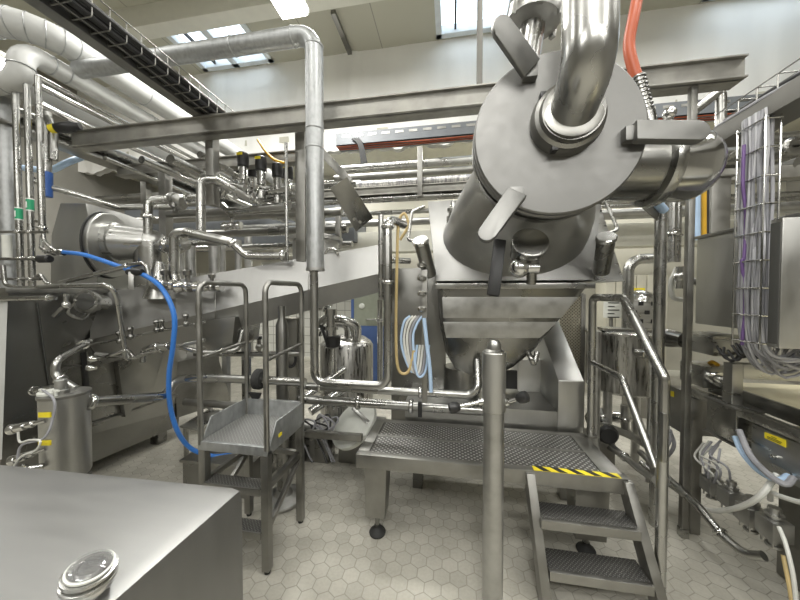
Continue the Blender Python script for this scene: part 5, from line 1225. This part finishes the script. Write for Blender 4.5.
# floor bits behind the stand
pipe([P(185, 402, 2.6), P(262, 405, 2.6)], .035, 'low horizontal tube behind the step stand', 'steel_frame', tol=.2)
t = thing('steel_bench', 'low tilted steel tray bench behind the step stand', 'bench', P(200, 420, 2.6))
q = Q(195, 422, .32); G().prism([Q(180, 428, .36), Q(207, 412, .36), Q(222, 412, .36), Q(200, 432, .36)], (0, 0, .02), .004).obj('bench_top', 'steel', t)
for p in ((186, 428), (214, 414)): a = Q(p[0], p[1], .36); G().bar(a, V((a.x, a.y, 0)), .03, .03).obj('leg', 'steel_frame', t)
G().bar(Q(196, 395, .55), V(Q(214, 412, .36)), .03, .03).obj('brace', 'steel_frame', t)
# wall pipework on the white tiles
for k, (px, y0, y1, Y, r_, lb) in enumerate(((243, 320, 362, 4.6, .03, 'thin upright pipe before the white tiles'), (252, 318, 358, 5.4, .02, 'hanging rod with knob before the white tiles'), (190, 245, 285, 3.2, .06, 'upright pipe above the trough, left one'), (178, 245, 280, 3.4, .07, 'upright pipe above the trough, partly behind the bent pipe'), (214, 245, 285, 3.3, .06, 'upright pipe above the trough, middle one'), (222, 240, 290, 3.6, .04, 'upright pipe above the trough, thin one'), (238, 240, 290, 3.4, .04, 'upright pipe above the trough, right one'), (248, 226, 290, 4.6, .06, 'upright post pipe before the beige back wall'))):
    pipe([P(px, y0, Y), P(px, y1, Y)], r_, lb, 'steel_worn', tol=.2)
for k, (px, py, lb) in enumerate(((237, 330, 'brass and steel gauge fitting left before the tiles'), (259, 347, 'dark round knob valve before the tiles'))):
    q = P(px, py, 3.0 if k == 0 else 4.6); t = thing('wall_valve', lb, 'valve', q)
    G().ball(q, .06).cyl(q-V((0, 0, .14)), q+V((0, 0, .16)), .035).obj('valve_body', ('steel_polished', 'steel_dark')[k], t); G().cyl(q, q+V((.16, 0, .02)), .03).obj('valve_stem', 'steel_pipe', t)
    G().lathe(q+V((0, 0, .13)), (0, 0, 1), [(0, .05), (.05, .05)], 14).obj('valve_cap', ('tan_cable', 'black_plastic')[k], t)
# red safety sign
a, b = P(186, 254, 4.2), P(191, 264, 4.2)
t = thing('red_sign', 'small red safety sign with white pictograms above the trough', 'sign', P(188, 259, 4.2))
G().box(a.x, b.x, 4.2, 4.215, b.z, a.z, 0).obj('plate', 'red_label', t)
g = G(); xm = (a.x+b.x)/2
g.box(a.x+.015, xm-.006, 4.193, 4.199, b.z+.02, a.z-.02, 0); g.box(xm+.008, b.x-.012, 4.193, 4.199, b.z+.09, a.z-.02, 0); g.box(xm+.008, b.x-.012, 4.193, 4.199, b.z+.02, b.z+.06, 0); g.obj('pictogram', 'white_label', t)
q0 = P(186, 265, 4.2); G().box(a.x, b.x+.05, 4.2, 4.215, b.z-.06, b.z-.01, 0).obj('lower_plate', 'red_label', t)
# beige wall cupboards at the back
a, b = P(257, 240, 6.3), P(300, 256, 6.3)
# door with blue lower half behind
a, b = P(354, 290, 6.45), P(400, 400, 6.45)
t = thing('blue_door', 'grey green door panel with blue lower half behind the U pipe', 'door', (a.x, 5.2, 0))
YD = 5.2; x0, x1 = P(353, 330, YD).x, P(386, 330, YD).x
zm = P(380, 326, YD).z
G().box(x0, x1, YD, YD+.08, zm, P(380, 255, YD).z, .004).obj('upper_panel', 'grey_green_paint', t); G().box(x0, x1, YD, YD+.08, 0, zm, .004).obj('lower_panel', 'blue_paint', t); G().box(x0-.03, x0+.02, YD-.02, YD+.1, 0, P(380, 255, YD).z, .004).obj('door_post', 'blue_paint', t)
q = P(367, 319, YD); G().tube([q+V((0, 0, 0)), q+V((0, -.06, 0)), q+V((.18, -.06, 0)), q+V((.18, 0, 0))], .015, .03).obj('door_handle', 'steel_polished', t)
q = P(362, 306, YD); G().lathe(q, (0, -1, 0), [(0, .05), (.02, .05), (.03, .03)], 16).obj('push_button', 'white_plastic', t)
# white drum lid leaning on the floor
ctr = P(353, 423, 2.5); ax = V((-.45, -.50, .74)).normalized()
r = 26/300*((ctr-CAM).dot(FW))
t = thing('drum_cover', 'round pale drum cover with dark strap leaning beside the platform', 'lid', ctr-V((0, 0, r*.6)))
G().lathe(ctr, ax, [(-.04, r*.98), (-.01, r), (.0, r*.99), (.004, r*.93), (.008, r*.9), (.012, .01)], 48).obj('disc', 'white_plastic', t)
u, w, _ = frame(ax); G().bar(ctr+ax*.02-u*r*.35+w*r*.75, ctr+ax*.02-u*r*.35-w*r*.75, .05, .012, ax) if False else G().bar(P(353, 408, 2.52), P(369, 423, 2.42), .035, .02, ax).obj('strap', 'steel_dark', t)
G().prism([ctr+V((-.2, .16, -.12)), ctr+V((.2, .16, -.12)), V((ctr.x+.2, ctr.y+.16, 0)), V((ctr.x-.2, ctr.y+.16, 0))], (0, .3, 0), .006).obj('drum_base', 'steel_dark', t)
# floor frame and clutter left of the platform
a, b = P(303, 436, 2.2), P(360, 441, 2.2); G().bar((a.x, 2.25, a.z), (P(362, 441, 2.25).x, 2.25, a.z), .05, .05).obj('frame_rail', 'steel_frame', None, 'horizontal frame rail joining the platform to the step stand', 'rail')
for k in range(7):
    x = 300+random.uniform(0, 30); hose([P(x, 418+random.uniform(0, 14), 2.5), P(x+6+random.uniform(-8, 8), 415+random.uniform(-4, 8), 2.5), P(x+14, 424+random.uniform(-3, 6), 2.45), P(x+4+random.uniform(-6, 6), 433, 2.45), P(x-3, 426, 2.5), P(x+8, 450+random.uniform(0, 8), 2.5), P(x+12, 462, 2.5)], .008, 'thin tangled cable on the floor left of the drum cover', 'grey_cable' if k % 3 else 'black_cable', 'tangled_cable', 'cable', 'tangled cables left of the drum cover', 5, 7)
for k, (px, lb) in enumerate(((310, 'small steel pump block on the floor behind the tangled cables'), (322, 'second small steel pump block beside the drum cover'))):
    q = P(px, 430, 2.65); t = thing('pump_block', lb, 'pump', (q.x, 2.7, 0)); G().box(q.x-.07, q.x+.07, 2.62, 2.8, 0, q.z-.05, .01).obj('pump_base', 'steel_dark', t); G().lathe((q.x-.12, 2.7, q.z), (1, 0, 0), [(0, .05), (.03, .07), (.2, .07), (.22, .05)], 18).obj('pump_head', 'steel_worn', t)
# hose bundle left of the kettle
for k, (m, lb) in enumerate((('pale_blue_hose', None), ('pale_cable', None), ('pale_cable', None), ('grey_cable', None), ('pale_blue_hose', None))):
    x = 404+k*3
    hose([P(x+6, 316, 2.18), P(x, 322+k, 2.16), P(x-3, 340, 2.15), P(x+1, 358+k*4, 2.15), P(x+9, 372, 2.16), P(x+13, 345, 2.17)], .009, 'thin air tube looping left of the kettle', m, 'air_tube', 'hose', 'air tubes left of the kettle', 5, 8)
hose([P(424, 318, 2.12), P(427, 345, 2.12), P(430, 370, 2.12), P(431, 392, 2.12)], .014, 'light blue hose hanging straight beside the kettle bar', 'pale_blue_hose', 'air_hose')
hose([P(398, 222, 2.15), P(397, 260, 2.15), P(396, 330, 2.15), P(398, 368, 2.15), P(408, 372, 2.15), P(414, 350, 2.15)], .011, 'brownish tube hanging right of the U pipe', 'tan_cable', 'brown_tube')
a, b = P(425, 270, 2.2), P(425, 402, 2.2)
t = thing('lever_rod', 'flat upright steel rod with stacked collars left of the kettle', 'rod', b)
G().box(a.x-.02, a.x+.02, 2.17, 2.21, b.z, a.z, .003).obj('rod_bar', 'steel_frame', t)
for py in (268, 281, 296, 312): q = P(422, py, 2.17); G().lathe((q.x, 2.17, q.z), (0, 0, 1), [(0, .02), (.01, .035), (.03, .035), (.04, .02)], 14).obj('collar', 'steel_polished', t)
a, b = P(400, 312, 2.9), P(430, 395, 2.9); G().box(P(391, 300, 2.75).x, P(446, 300, 2.75).x, 2.75, 2.82, 0, P(410, 268, 2.75).z, .01).obj('dark_gap_panel', 'steel_dark', None, 'dark panel standing for the shaded gap left behind the kettle', 'cabinet')  # dark sheet stands for the shadowy gap beside the kettle
hose([P(398, 232, 2.5), P(400, 218, 2.5), P(405, 214, 2.5), P(408, 226, 2.5), P(400, 240, 2.5)], .012, 'cream cable loop beside the kettle top', 'tan_cable', 'cream_cable', 'cable')
dups = {k: v for k, v in LABELS.items() if len(v) > 1 and len({g for _, g in v if g}) != 1 and k[0] != 'g' and len(k.split()) > 3}
if dups: print('DUP LABELS', dups)
